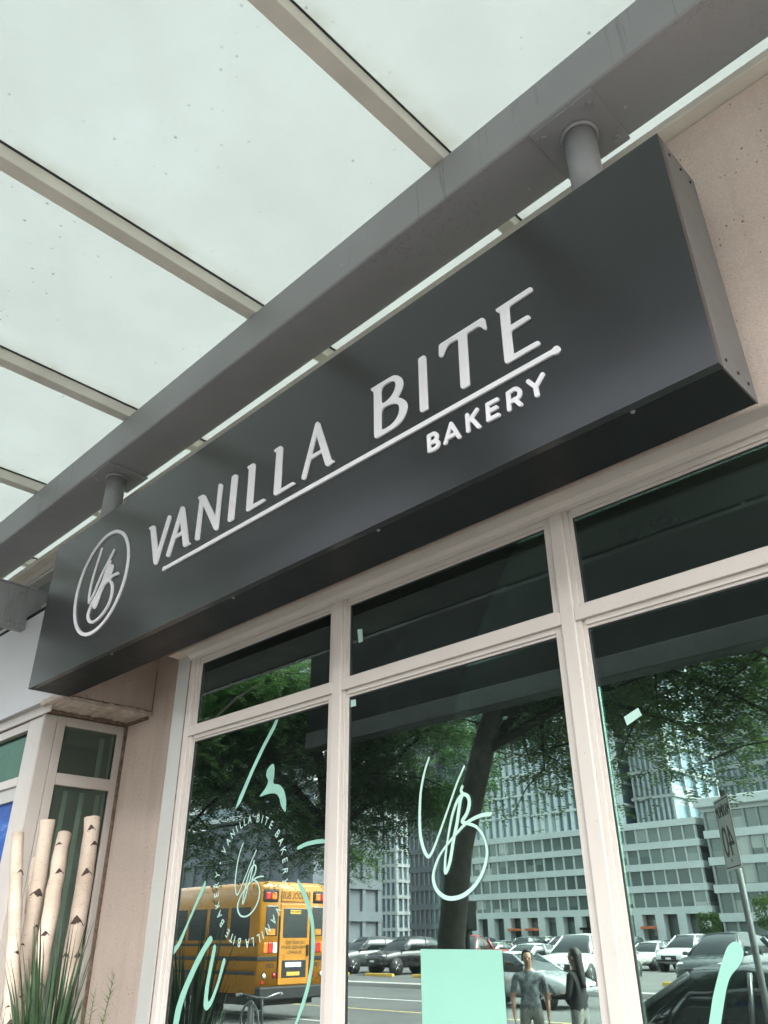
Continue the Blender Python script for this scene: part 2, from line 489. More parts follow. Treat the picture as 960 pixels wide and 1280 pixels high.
def world_loc(o):
    p = Vector((0, 0, 0))
    while o is not None:
        p += Vector(o.location)
        o = o.parent
    return p

def link(name, me, parent=None, bevel=0.0, label=None, cat=None, group=None, kind=None):
    o = bpy.data.objects.new(name, me)
    COL.objects.link(o)
    if parent is not None:
        o.parent = parent
    if bevel:
        b = o.modifiers.new('edge', 'BEVEL'); b.width = bevel; b.segments = 2; b.limit_method = 'ANGLE'; b.angle_limit = R_(40)
        b.harden_normals = False
    if label: o['label'] = label
    if cat: o['category'] = cat
    if group: o['group'] = group
    if kind: o['kind'] = kind
    return o

def thing(name, label, cat, loc=(0, 0, 0), rz=0.0, group=None):
    o = bpy.data.objects.new(name, None)
    COL.objects.link(o)
    o.empty_display_size = 0.2
    o.location = loc
    o.rotation_euler = (0, 0, rz)
    o['label'] = label; o['category'] = cat
    if group: o['group'] = group
    return o

def children(o):
    return [c for c in bpy.data.objects if c.parent == o]

def copy_thing(src, loc, rz=0.0, label=None, group=None, cat=None, repaint=None):
    def cp(o, par):
        c = o.copy(); COL.objects.link(c)
        c.parent = par
        if repaint and o.type == 'MESH' and o.name.split('.')[0] in repaint[0]:
            c.data = o.data.copy(); c.data.materials[0] = repaint[1]
        for ch in kids.get(o.name, []):
            cp(ch, c)
        return c
    kids = {}
    for o in bpy.data.objects:
        if o.parent: kids.setdefault(o.parent.name, []).append(o)
    r = cp(src, None)
    r.location = loc; r.rotation_euler = (0, 0, rz)
    if label: r['label'] = label
    if group: r['group'] = group
    elif 'group' in r: del r['group']
    if cat: r['category'] = cat
    return r

def chaikin(pts, n=1, closed=True):
    for _ in range(n):
        out = []
        N = len(pts)
        for i in range(N if closed else N - 1):
            a = pts[i]; b = pts[(i + 1) % N]
            out.append((a[0] * .75 + b[0] * .25, a[1] * .75 + b[1] * .25))
            out.append((a[0] * .25 + b[0] * .75, a[1] * .25 + b[1] * .75))
        if not closed:
            out = [pts[0]] + out + [pts[-1]]
        pts = out
    return pts

def round_poly(pts, r, n=4):
    """rounds every corner of a closed outline by at most r"""
    out = []
    N = len(pts)
    for i in range(N):
        p = Vector(pts[i]); a = Vector(pts[i - 1]); b = Vector(pts[(i + 1) % N])
        da, db = (a - p), (b - p)
        ca = min(r, da.length * 0.48); cb = min(r, db.length * 0.48)
        s, e = p + da.normalized() * ca, p + db.normalized() * cb
        for k in range(n + 1):
            t = k / n
            q = s * (1 - t) ** 2 + p * 2 * t * (1 - t) + e * t * t
            out.append((q.x, q.y))
    return out

def catmull(pts, n=8):
    P = [Vector((p[0], p[1])) for p in pts]
    P = [P[0] * 2 - P[1]] + P + [P[-1] * 2 - P[-2]]
    out = []
    for i in range(1, len(P) - 2):
        for k in range(n):
            t = k / n
            out.append(0.5 * ((2 * P[i]) + (-P[i - 1] + P[i + 1]) * t + (2 * P[i - 1] - 5 * P[i] + 4 * P[i + 1] - P[i + 2]) * t * t
                              + (-P[i - 1] + 3 * P[i] - 3 * P[i + 1] + P[i + 2]) * t ** 3))
    out.append(P[-2])
    return out

def poly_mesh(name, polys, y, depth, mat, bev=0.0, off=(0, 0, 0)):
    """filled outlines (with holes) in the X-Z plane at Y=y, front face at y, body going to +Y by depth"""
    cu = bpy.data.curves.new(name, 'CURVE')
    cu.dimensions = '2D'; cu.fill_mode = 'BOTH'
    cu.extrude = depth / 2 - bev; cu.bevel_depth = bev; cu.bevel_resolution = 1; cu.offset = -bev
    for pl in polys:
        s = cu.splines.new('POLY'); s.points.add(len(pl) - 1); s.use_cyclic_u = True
        for p, q in zip(s.points, pl): p.co = (q[0], q[1], 0, 1)
    ob = bpy.data.objects.new(name, cu)
    me = bpy.data.meshes.new_from_object(ob)
    bpy.data.objects.remove(ob); bpy.data.curves.remove(cu)
    me.polygons.foreach_set('use_smooth', [False] * len(me.polygons))
    for v in me.vertices:
        x, z, d = v.co
        v.co = (x - off[0], y + depth / 2 - d - off[1], z - off[2])
    me.materials.clear(); me.materials.append(M[mat])
    me.name = name
    return me

def text_mesh(name, s, size, mat, M4, align='CENTER', depth=0.002, spacing=1.0):
    cu = bpy.data.curves.new(name, 'FONT')
    cu.body = s; cu.size = size; cu.align_x = align; cu.align_y = 'CENTER'; cu.extrude = depth; cu.space_character = spacing
    ob = bpy.data.objects.new(name, cu)
    me = bpy.data.meshes.new_from_object(ob)
    bpy.data.objects.remove(ob); bpy.data.curves.remove(cu)
    me.transform(M4)
    me.materials.clear(); me.materials.append(M[mat])
    me.name = name
    return me

def stroke(mb, pts, wfun, y, depth, smooth_n=8, dy=0.0, caps=True):
    """a ribbon of varying width along a centre line in X-Z, with thickness (front at y, back at y+depth)"""
    c = catmull(pts, smooth_n) if len(pts) > 2 else [Vector(pts[0]), Vector(pts[1])]
    N = len(c)
    if caps:
        # rounded ends: extra shrinking stations
        def cap(p, d, w_):
            return [(p + d * (w_ * math.sin(a)), w_ * math.cos(a)) for a in (0.35, 0.75, 1.1, 1.4)]
        st = [(p, None) for p in c]
        d0 = (c[0] - c[1]).normalized(); d1 = (c[-1] - c[-2]).normalized()
        ws = [wfun(i / (N - 1)) / 2 for i in range(N)]
        L = [(p, w_, i / (N - 1)) for i, (p, w_) in enumerate(zip(c, ws))]
        pre = [(p, w_, 0.0) for p, w_ in cap(c[0], d0, ws[0])][::-1]
        post = [(p, w_, 1.0) for p, w_ in cap(c[-1], d1, ws[-1])]
        L = pre + L + post
    else:
        L = [(p, wfun(i / (N - 1)) / 2, i / (N - 1)) for i, p in enumerate(c)]
    vs, fs = [], []
    n = len(L)
    for i, (p, w_, t) in enumerate(L):
        a = L[max(0, i - 1)][0]; b = L[min(n - 1, i + 1)][0]
        d = (b - a)
        d = d.normalized() if d.length > 1e-9 else Vector((1, 0))
        nn = Vector((-d.y, d.x))
        yy = y - dy * t
        for s in (1, -1):
            q = p + nn * w_ * s
            vs.append((q.x, yy, q.y)); vs.append((q.x, y + depth, q.y))
    for i in range(n - 1):
        a = i * 4; b = a + 4
        fs += [(a, b, b + 2, a + 2), (a + 1, a + 3, b + 3, b + 1), (a, a + 1, b + 1, b), (a + 2, b + 2, b + 3, a + 3)]
    fs += [(0, 2, 3, 1), ((n - 1) * 4, (n - 1) * 4 + 1, (n - 1) * 4 + 3, (n - 1) * 4 + 2)]
    mb.add(vs, fs)
    return mb

# ------------------------------------------------------------------ traced outlines of the lettering (metres, on the sign face and the window glass)
SIGN_LETTERS = [[[(-4.0714, 3.954), (-4.0596, 3.9603), (-4.017, 3.9569), (-3.9956, 3.9433), (-3.919, 3.7528), (-3.8531, 3.9536), (-3.8415, 3.9583), (-3.8229, 3.952), (-3.8124, 3.9388), (-3.8827, 3.727), (-3.9024, 3.6575), (-3.9142, 3.654), (-3.9335, 3.6621), (-3.9476, 3.679), (-4.0465, 3.9345), (-4.0633, 3.9444)]], [[(-3.8087, 3.6799), (-3.7133, 3.9605), (-3.7036, 3.9657), (-3.6842, 3.9588), (-3.6678, 3.9424), (-3.5738, 3.683), (-3.5586, 3.6756), (-3.5514, 3.6633), (-3.5999, 3.6607), (-3.6184, 3.6672), (-3.6278, 3.679), (-3.6556, 3.7594), (-3.7335, 3.7595), (-3.7673, 3.6636), (-3.7748, 3.6589), (-3.7967, 3.6659)], [(-3.6991, 3.872), (-3.6688, 3.7851), (-3.7244, 3.7859)]], [[(-3.5271, 3.9501), (-3.5198, 3.9565), (-3.4767, 3.9544), (-3.4528, 3.939), (-3.3191, 3.7477), (-3.3216, 3.9538), (-3.3075, 3.957), (-3.2822, 3.9398), (-3.2821, 3.6591), (-3.2929, 3.654), (-3.3142, 3.6634), (-3.4664, 3.8854), (-3.463, 3.6611), (-3.4747, 3.6576), (-3.5, 3.6682), (-3.5073, 3.6797), (-3.5059, 3.9287), (-3.5212, 3.9416)]], [[(-3.194, 3.9532), (-3.1646, 3.9549), (-3.1434, 3.9419), (-3.1401, 3.9298), (-3.1391, 3.6608), (-3.1743, 3.6591), (-3.1915, 3.6722), (-3.1929, 3.6813)]], [[(-3.0512, 3.9466), (-3.0459, 3.9522), (-2.9976, 3.9527), (-2.9812, 3.939), (-2.9778, 3.6874), (-2.8802, 3.685), (-2.8654, 3.6765), (-2.8607, 3.6648), (-3.0117, 3.6597), (-3.0275, 3.6699), (-3.0339, 3.9283), (-3.0438, 3.9353)]], [[(-2.8199, 3.9471), (-2.812, 3.9528), (-2.7663, 3.9543), (-2.7484, 3.9384), (-2.7452, 3.6828), (-2.647, 3.6846), (-2.6308, 3.6748), (-2.6284, 3.6641), (-2.7792, 3.6604), (-2.7967, 3.6734), (-2.797, 3.9272), (-2.8121, 3.936)]], [[(-2.5796, 3.6756), (-2.4887, 3.9556), (-2.4739, 3.9614), (-2.4578, 3.9431), (-2.3621, 3.6833), (-2.3464, 3.6773), (-2.3403, 3.6651), (-2.3836, 3.6569), (-2.4006, 3.6701), (-2.4337, 3.7585), (-2.5185, 3.7544), (-2.5497, 3.6571), (-2.5649, 3.6597)], [(-2.4787, 3.883), (-2.4397, 3.7768), (-2.511, 3.7787)]], [[(-2.0949, 3.9517), (-2.0909, 3.9548), (-1.9565, 3.9524), (-1.9376, 3.9467), (-1.9143, 3.9305), (-1.8962, 3.9054), (-1.8898, 3.8787), (-1.895, 3.8545), (-1.9117, 3.8304), (-1.9296, 3.8161), (-1.9077, 3.8035), (-1.8853, 3.7833), (-1.8714, 3.7597), (-1.8684, 3.7379), (-1.8759, 3.7098), (-1.8945, 3.6836), (-1.9242, 3.6669), (-1.9562, 3.661), (-2.0589, 3.6581), (-2.0723, 3.671), (-2.0744, 3.9275), (-2.0884, 3.9373)], [(-2.0301, 3.9291), (-1.9712, 3.9285), (-1.9475, 3.9207), (-1.936, 3.9024), (-1.9339, 3.8844), (-1.9438, 3.8604), (-1.9629, 3.8415), (-1.9914, 3.8296), (-2.0287, 3.8298)], [(-2.0298, 3.8041), (-1.9822, 3.804), (-1.9495, 3.7937), (-1.9266, 3.78), (-1.9154, 3.7627), (-1.9146, 3.7379), (-1.9256, 3.7114), (-1.9465, 3.694), (-1.9743, 3.6859), (-2.0304, 3.6844)]], [[(-1.794, 3.9556), (-1.7602, 3.9577), (-1.7513, 3.9444), (-1.751, 3.6616), (-1.7847, 3.6597), (-1.795, 3.6723)]], [[(-1.6725, 3.9571), (-1.6631, 3.9618), (-1.4335, 3.962), (-1.4223, 3.9485), (-1.4174, 3.8923), (-1.4274, 3.8901), (-1.449, 3.9241), (-1.4634, 3.9303), (-1.5212, 3.9303), (-1.5251, 3.662), (-1.5581, 3.6599), (-1.5696, 3.6724), (-1.5663, 3.9304), (-1.6141, 3.9342), (-1.6359, 3.9218), (-1.6564, 3.8878), (-1.667, 3.8885), (-1.6755, 3.8992)]], [[(-1.3648, 3.9564), (-1.3584, 3.9596), (-1.192, 3.9637), (-1.1824, 3.9521), (-1.1863, 3.9377), (-1.3007, 3.9332), (-1.304, 3.8348), (-1.2178, 3.8345), (-1.2085, 3.8213), (-1.2118, 3.8117), (-1.3039, 3.8053), (-1.3028, 3.6878), (-1.1883, 3.6867), (-1.1808, 3.673), (-1.187, 3.6635), (-1.3373, 3.6606), (-1.3462, 3.6736), (-1.3448, 3.9307), (-1.3579, 3.9394)]]]
UNDERLINE = [(-3.81, 3.5949), (-1.1199, 3.5983)]
BAKERY = [[[(-1.7537, 3.5247), (-1.7523, 3.4509)], [(-1.7537, 3.5247), (-1.7241, 3.5229), (-1.7108, 3.5094), (-1.7132, 3.4925), (-1.7298, 3.4852), (-1.7507, 3.4868)], [(-1.7298, 3.4852), (-1.7071, 3.4757), (-1.7058, 3.4565), (-1.7215, 3.4482), (-1.7523, 3.4509)]], [[(-1.6668, 3.4496), (-1.6322, 3.5262)], [(-1.6322, 3.5262), (-1.5945, 3.444)], [(-1.6546, 3.4662), (-1.612, 3.4681)]], [[(-1.5487, 3.5266), (-1.5478, 3.4501)], [(-1.499, 3.5269), (-1.5481, 3.4853)], [(-1.5258, 3.4957), (-1.4944, 3.4436)]], [[(-1.4464, 3.5245), (-1.4473, 3.4511)], [(-1.4464, 3.5245), (-1.3995, 3.5232)], [(-1.4467, 3.4889), (-1.4062, 3.4885)], [(-1.4473, 3.4511), (-1.3997, 3.45)]], [[(-1.3472, 3.5253), (-1.3483, 3.4496)], [(-1.3472, 3.5253), (-1.3151, 3.5278), (-1.2981, 3.5138), (-1.2956, 3.4952), (-1.3069, 3.4815), (-1.3465, 3.4803)], [(-1.3199, 3.4819), (-1.2965, 3.4453)]], [[(-1.2529, 3.5299), (-1.224, 3.4875)], [(-1.1898, 3.5259), (-1.224, 3.4875)], [(-1.224, 3.4875), (-1.2223, 3.4489)]]]
EMBLEM_RING = [(-4.5269, 4.0901), (-4.439, 4.0474), (-4.3645, 3.9828), (-4.3082, 3.9025), (-4.2824, 3.8277), (-4.2802, 3.7428), (-4.2972, 3.6653), (-4.3333, 3.5944), (-4.3822, 3.5276), (-4.4464, 3.4713), (-4.5157, 3.4282), (-4.5942, 3.4087), (-4.6773, 3.4146), (-4.7587, 3.4452), (-4.8389, 3.5014), (-4.9018, 3.5771), (-4.9465, 3.6629), (-4.9644, 3.7427), (-4.9654, 3.8257), (-4.9476, 3.9039), (-4.9062, 3.9753), (-4.8492, 4.0415), (-4.7741, 4.0941), (-4.6884, 4.1135), (-4.6095, 4.1097)]
EMBLEM_STROKES = [[(-4.7034, 4.0351), (-4.739, 3.92), (-4.7656, 3.8119), (-4.7679, 3.7182), (-4.7503, 3.6565)], [(-4.7503, 3.6565), (-4.7009, 3.7047), (-4.6455, 3.8011), (-4.5641, 3.8961), (-4.5115, 3.9565)], [(-4.5389, 3.8843), (-4.5568, 3.8666), (-4.5032, 3.8435), (-4.4909, 3.8248), (-4.5103, 3.7714), (-4.5596, 3.7342)], [(-4.3951, 3.7529), (-4.4569, 3.7577), (-4.5074, 3.7442), (-4.5958, 3.7125), (-4.6912, 3.6426), (-4.7262, 3.5809), (-4.7173, 3.5396), (-4.6715, 3.5015), (-4.6103, 3.488), (-4.5297, 3.5037), (-4.4609, 3.5502), (-4.4334, 3.6117), (-4.4409, 3.6715), (-4.4661, 3.7117), (-4.5074, 3.7442)]]
EMBLEM_FILL = [(-4.5771, 3.8598), (-4.5272, 3.8602), (-4.4958, 3.8397), (-4.4833, 3.809), (-4.5022, 3.7655), (-4.5863, 3.703), (-4.6243, 3.5972), (-4.6504, 3.5821), (-4.6825, 3.6009), (-4.6965, 3.6573), (-4.6246, 3.7412)]
MONO = [[(-2.2425, 2.3679), (-2.271, 2.3105), (-2.2942, 2.2346), (-2.3033, 2.1532), (-2.3028, 2.0727), (-2.2871, 2.0174), (-2.2671, 1.9894), (-2.2492, 1.9955), (-2.2193, 2.0367), (-2.1618, 2.1343), (-2.0998, 2.2423), (-2.0556, 2.3065)], [(-2.0698, 2.2311), (-2.0776, 2.2171), (-2.072, 2.2015), (-2.0853, 2.1758), (-2.106, 2.0998), (-2.1265, 2.044), (-2.1519, 1.9609), (-2.1742, 1.9249), (-2.1778, 1.9437), (-2.17, 1.9949), (-2.1525, 2.0604), (-2.1276, 2.131), (-2.097, 2.182), (-2.0653, 2.2007), (-2.0428, 2.1883), (-2.0395, 2.1611), (-2.0539, 2.1287), (-2.079, 2.1021), (-2.0565, 2.0938), (-2.0122, 2.0771), (-1.9827, 2.0465), (-1.9676, 2.0039), (-1.9712, 1.9634), (-1.994, 1.9154), (-2.035, 1.873), (-2.0879, 1.844), (-2.1401, 1.8347), (-2.1858, 1.8408), (-2.2246, 1.8673), (-2.2398, 1.905), (-2.231, 1.942), (-2.1975, 1.992), (-2.1332, 2.0445), (-2.0633, 2.0911), (-2.0095, 2.11), (-1.9704, 2.1157), (-1.94, 2.1151)]]
RING_TEXT = ((-3.4408, 1.9645, 0.2749), [148.7, 137.9, 128.1, 119.9, 112.4, 105.3, 96.6, 82.2, 74.8, 67.2, 57.8, 43.3, 33.4, 23.6, 14.0, 4.3, -4.9, -31.5, -41.4, -52.7, -61.4, -68.1, -77.7, -86.4, -99.9, -108.5, -114.0, -122.6, -137.0, -146.8, -156.8, -167.0, -176.4, 173.6, 161.9])
BRUSH = [[(-3.8209, 1.9833), (-3.8167, 1.9408), (-3.8728, 1.873), (-3.9407, 1.7766), (-3.9966, 1.6804), (-4.057, 1.6324), (-4.0629, 1.6691), (-4.0274, 1.6861), (-3.9582, 1.7769), (-3.896, 1.8737), (-3.8502, 1.9364)], [(-3.7311, 1.7276), (-3.7064, 1.7035), (-3.7647, 1.6531), (-3.8274, 1.5772), (-3.888, 1.4906), (-3.9273, 1.4103), (-3.9407, 1.3422), (-3.944, 1.2806), (-3.9883, 1.2779), (-3.9887, 1.3397), (-3.9811, 1.3975), (-3.9508, 1.4674), (-3.8989, 1.5437), (-3.8277, 1.6366), (-3.7716, 1.6912)], [(-3.6953, 1.6883), (-3.6738, 1.6748), (-3.691, 1.6003), (-3.7082, 1.5164), (-3.7099, 1.4547), (-3.7, 1.4398), (-3.6819, 1.4557), (-3.6379, 1.5335), (-3.6068, 1.63), (-3.5846, 1.6198), (-3.6104, 1.5547), (-3.6406, 1.4875), (-3.6724, 1.4307), (-3.7095, 1.405), (-3.732, 1.4132), (-3.7409, 1.4331), (-3.738, 1.5052), (-3.7175, 1.6)], [(-3.0887, 2.0836), (-3.0214, 2.0997), (-2.9412, 2.1053), (-2.8848, 2.1009), (-2.884, 2.0837), (-2.9402, 2.0866), (-3.0203, 2.0821), (-3.084, 2.0678)], [(-3.0756, 1.9514), (-3.0203, 1.902), (-2.9772, 1.8414), (-2.9478, 1.7703), (-2.9358, 1.6891), (-2.9418, 1.6037), (-2.9636, 1.5198), (-2.9963, 1.4483), (-3.0349, 1.3887), (-3.0895, 1.3282), (-3.1057, 1.3272), (-3.0509, 1.3878), (-3.0226, 1.4414), (-2.9831, 1.5252), (-2.9603, 1.6095), (-2.9574, 1.6891), (-2.9668, 1.758), (-2.9988, 1.8291), (-3.0423, 1.8896), (-3.0701, 1.9241)], [(-3.2785, 2.7272), (-3.3019, 2.6793), (-3.3929, 2.5773), (-3.4725, 2.4734), (-3.5643, 2.3312), (-3.6089, 2.2976), (-3.5849, 2.3533), (-3.4867, 2.4956), (-3.4068, 2.6), (-3.3355, 2.6782), (-3.3009, 2.7278)], [(-3.3151, 2.4954), (-3.2967, 2.4862), (-3.2903, 2.4427), (-3.3016, 2.3923), (-3.2472, 2.3844), (-3.2076, 2.3555), (-3.1844, 2.3028), (-3.1853, 2.2401), (-3.2277, 2.2857), (-3.2393, 2.3214), (-3.27, 2.3438), (-3.319, 2.3494), (-3.4115, 2.3406), (-3.3702, 2.3682), (-3.3451, 2.3911), (-3.3367, 2.4161), (-3.3612, 2.4389), (-3.3535, 2.4709)], [(-1.1175, 1.6766), (-1.0916, 1.6899), (-1.0738, 1.6805), (-1.0728, 1.6533), (-1.0925, 1.6261), (-1.1248, 1.6026), (-1.1444, 1.5678), (-1.1782, 1.484), (-1.2113, 1.3944), (-1.2481, 1.3917), (-1.2133, 1.4822), (-1.1865, 1.5512), (-1.1544, 1.6136)]]
TAPE = [[(-1.3295, 2.3738), (-1.2717, 2.3956), (-1.2625, 2.3681), (-1.3227, 2.3434)], [(-2.6878, 3.0517), (-2.6544, 3.0476), (-2.6495, 2.9805), (-2.6783, 2.9815)], [(-2.7694, 2.7095), (-2.6956, 2.7045), (-2.693, 2.6731), (-2.7526, 2.6737)]]
PANEL = [(-2.3179, 1.6668), (-1.93, 1.6629), (-1.9318, 1.4453), (-2.3275, 1.425)]
# ================================================================== SETTING
def structure(name, mb, mat, bevel=0.0):
    return mb.build(name, mat, None, bevel, kind='structure')

structure('ground', MB().box(-700, 700, -700, 300, -0.60, -0.30), 'lot')
structure('road', MB().box(-260, 260, -25.6, -6.15, -0.298, -0.13), 'road')
structure('parking_lot', MB().box(-260, 260, -97, -26.3, -0.298, 0.0), 'lot')
structure('pavement', MB().box(-60, 60, -6.0, -0.0, -0.297, 0.0), 'pave')
structure('kerb', MB().box(-60, 60, -6.15, -6.0, -0.296, 0.012), 'kerb', 0.02)
structure('far_kerb', MB().box(-260, 260, -26.3, -25.6, -0.296, 0.03), 'kerb', 0.02)
mk = MB()
for i in range(40):
    mk.box(-230 + i * 12, -230 + i * 12 + 9.0, -13.3, -13.16, -0.130, -0.126)
for i in range(40):
    mk.box(-230 + i * 12, -230 + i * 12 + 9.0, -20.3, -20.14, -0.130, -0.126)
structure('lane_line', mk, 'linew')
structure('centre_line', MB().box(-255, 255, -16.75, -16.6, -0.130, -0.1255), 'liney')

# ================================================================== BAKERY BUILDING
bk = thing('bakery_building', 'pinkish beige stucco building holding the bakery storefront', 'building', (-1.5, 0.1, 0))
XJ = -4.172                                  # face of the left window jamb
WB = 3.268                                   # underside of the stucco above the window
def stucco_part(name, *bx):
    return MB().box(*bx).build(name, 'stucco', bk, 0.006)
stucco_part('front_wall', -5.5045, -4.3065, -0.081, 0.820, 3.951, 4.698)
stucco_part('front_wall', -4.306, 5.0, -0.08, 0.30, WB, 4.698)
stucco_part('upper_wall', -9.5, 5.0, 1.05, 1.35, 4.72, 9.0)
stucco_part('corner_wall', -5.872, -4.25, 0.5203, 0.820, -0.05, 3.95)
stucco_part('right_wall', 1.16, 5.0, -0.081, 0.30, -0.05, WB + 0.001)
stucco_part('base_wall', XJ, 1.16, -0.06, 0.30, -0.05, 0.42)
# return of the neighbouring bay above its side window
stucco_part('return_wall', -11.9, -5.505, -0.15, 0.820, 3.2537, 4.074)
stucco_part('upper_return_wall', -11.9, -5.505, -0.079, 0.30, 4.0745, 4.18)
stucco_part('upper_return_wall', -11.9, -5.505, -0.079, 0.30, 4.66, 4.697)
stucco_part('upper_return_wall', -5.62, -5.505, -0.0785, 0.30, 4.18, 4.66)
# ragged weathered lip of the return wall
lip = MB()
nn = 26
pts = []
for i in range(nn + 1):
    y = -0.15 + (0.6635) * i / nn
    pts.append((y, 3.22 + rnd.uniform(-0.006, 0.006)))
vs, fs = [], []
for i, (y, z) in enumerate(pts):
    xo = -5.485 + rnd.uniform(-0.006, 0.004)
    vs += [(xo, y, z), (xo + 0.003, y, z + 0.024), (-5.9281, y, z + 0.024), (-5.9281, y, z)]
for i in range(nn):
    a = i * 4
    for k in range(4):
        fs.append((a + k, a + (k + 1) % 4, a + 4 + (k + 1) % 4, a + 4 + k))
fs += [(0, 3, 2, 1), (nn * 4, nn * 4 + 1, nn * 4 + 2, nn * 4 + 3)]
lip.add(vs, fs)
lip.build('soffit_lip', 'soffit', bk)
MB().box(-5.8533, -5.4913, -0.2036, -0.1475, 3.2288, 3.275).build('soffit_corner', 'soffit', bk, 0.01)
MB().box(-5.8533, -5.8308, -0.1437, 0.4952, 3.1926, 3.2251).build('caulk_joint', 'caulk', bk)
MB().box(-5.8308, -5.5412, 0.4952, 0.5184, 3.1963, 3.2183).build('caulk_joint', 'caulk', bk)
MB().box(-5.8657, -5.8458, 0.4978, 0.5184, 0.3, 3.1977).build('caulk_joint', 'caulk', bk)
MB().box(-5.5082, -5.5019, 0.5158, 0.5228, 3.26, 3.5721).build('caulk_joint', 'caulk', bk)
# interior shell
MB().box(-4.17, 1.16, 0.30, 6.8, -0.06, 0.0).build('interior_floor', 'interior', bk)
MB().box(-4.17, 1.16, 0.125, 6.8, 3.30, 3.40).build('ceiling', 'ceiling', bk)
MB().box(-4.165, 1.155, 0.15, 0.262, 3.272, 3.299).build('lit_ceiling_edge', 'ceiling_lit', bk)
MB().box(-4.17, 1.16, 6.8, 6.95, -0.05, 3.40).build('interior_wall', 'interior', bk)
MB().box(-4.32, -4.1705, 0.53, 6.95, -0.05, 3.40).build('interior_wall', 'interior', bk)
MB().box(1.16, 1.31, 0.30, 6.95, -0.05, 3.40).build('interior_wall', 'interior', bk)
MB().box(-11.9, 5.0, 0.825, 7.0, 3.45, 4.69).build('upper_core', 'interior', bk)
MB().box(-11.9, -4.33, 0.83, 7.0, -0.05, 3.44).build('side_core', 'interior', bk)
MB().box(-4.17, 1.16, 1.30, 1.36, 0.0, 3.2995).build('added_dark_screen', 'interior', bk)  # added dark screen hiding the deeper ceiling, so the lower panes look black

# downlights and smoke detector in the ceiling
def downlight(loc, label):
    t = thing('ceiling_downlight', label, 'downlight', loc, group='downlights in the bakery ceiling')
    MB().ring((loc[0], loc[1], loc[2] - 0.006), (0, 0, 1), 0.062, 0.009, 28, 8).build('trim_ring', 'fixture', t)
    MB().ring((loc[0], loc[1], loc[2] - 0.006), (0, 0, 1), 0.030, 0.007, 24, 8).build('inner_ring', 'bolt', t)
    MB().tube([(loc[0], loc[1], loc[2] - 0.004), (loc[0], loc[1], loc[2] - 0.012)], [0.020, 0.016], 16).build('bulb', 'white_lamp', t)
downlight((-1.245, 0.50, 3.299), 'round recessed downlight beside the smoke detector, behind the right transom pane')
downlight((-2.663, 0.50, 3.299), 'round recessed downlight alone behind the middle transom pane')
t = thing('smoke_detector', 'small domed smoke detector on the dark ceiling left of a downlight', 'smoke detector', (-1.411, 0.49, 3.299))
MB().tube([(-1.411, 0.49, 3.298), (-1.411, 0.49, 3.285), (-1.411, 0.49, 3.262)], [0.055, 0.055, 0.036], 20).build('body', 'bolt', t)
MB().tube([(-1.411, 0.49, 3.263), (-1.411, 0.49, 3.256)], [0.014, 0.012], 12).build('sensor', 'fixture', t)

# ================================================================== STOREFRONT WINDOW
sw = thing('storefront_window', 'wide off-white framed shop window with transom lights and green tinted panes', 'shop window', (-1.5, 0.0, 0.42))
def fr(name, *bx, mat='frame', bevel=0.004, parent=None):
    return MB().box(*bx).build(name, mat, parent or sw, bevel)
GY = 0.032                                   # outer face of the glass
# jamb return at the left, joint, outer frame
fr('jamb', -4.306, XJ + 0.0018, 0.002, 0.5193, -0.05, WB - 0.001, mat='jamb', bevel=0.003)
fr('jamb_joint', XJ + 0.002, -4.153, 0.004, 0.05, 0.42, 3.266, mat='caulk', bevel=0)
fr('side_frame', -4.153, -4.108, 0.0, 0.075, 0.42, 3.2255)
fr('head_frame', -4.153, 1.15, 0.001, 0.075, 3.2255, 3.2665)
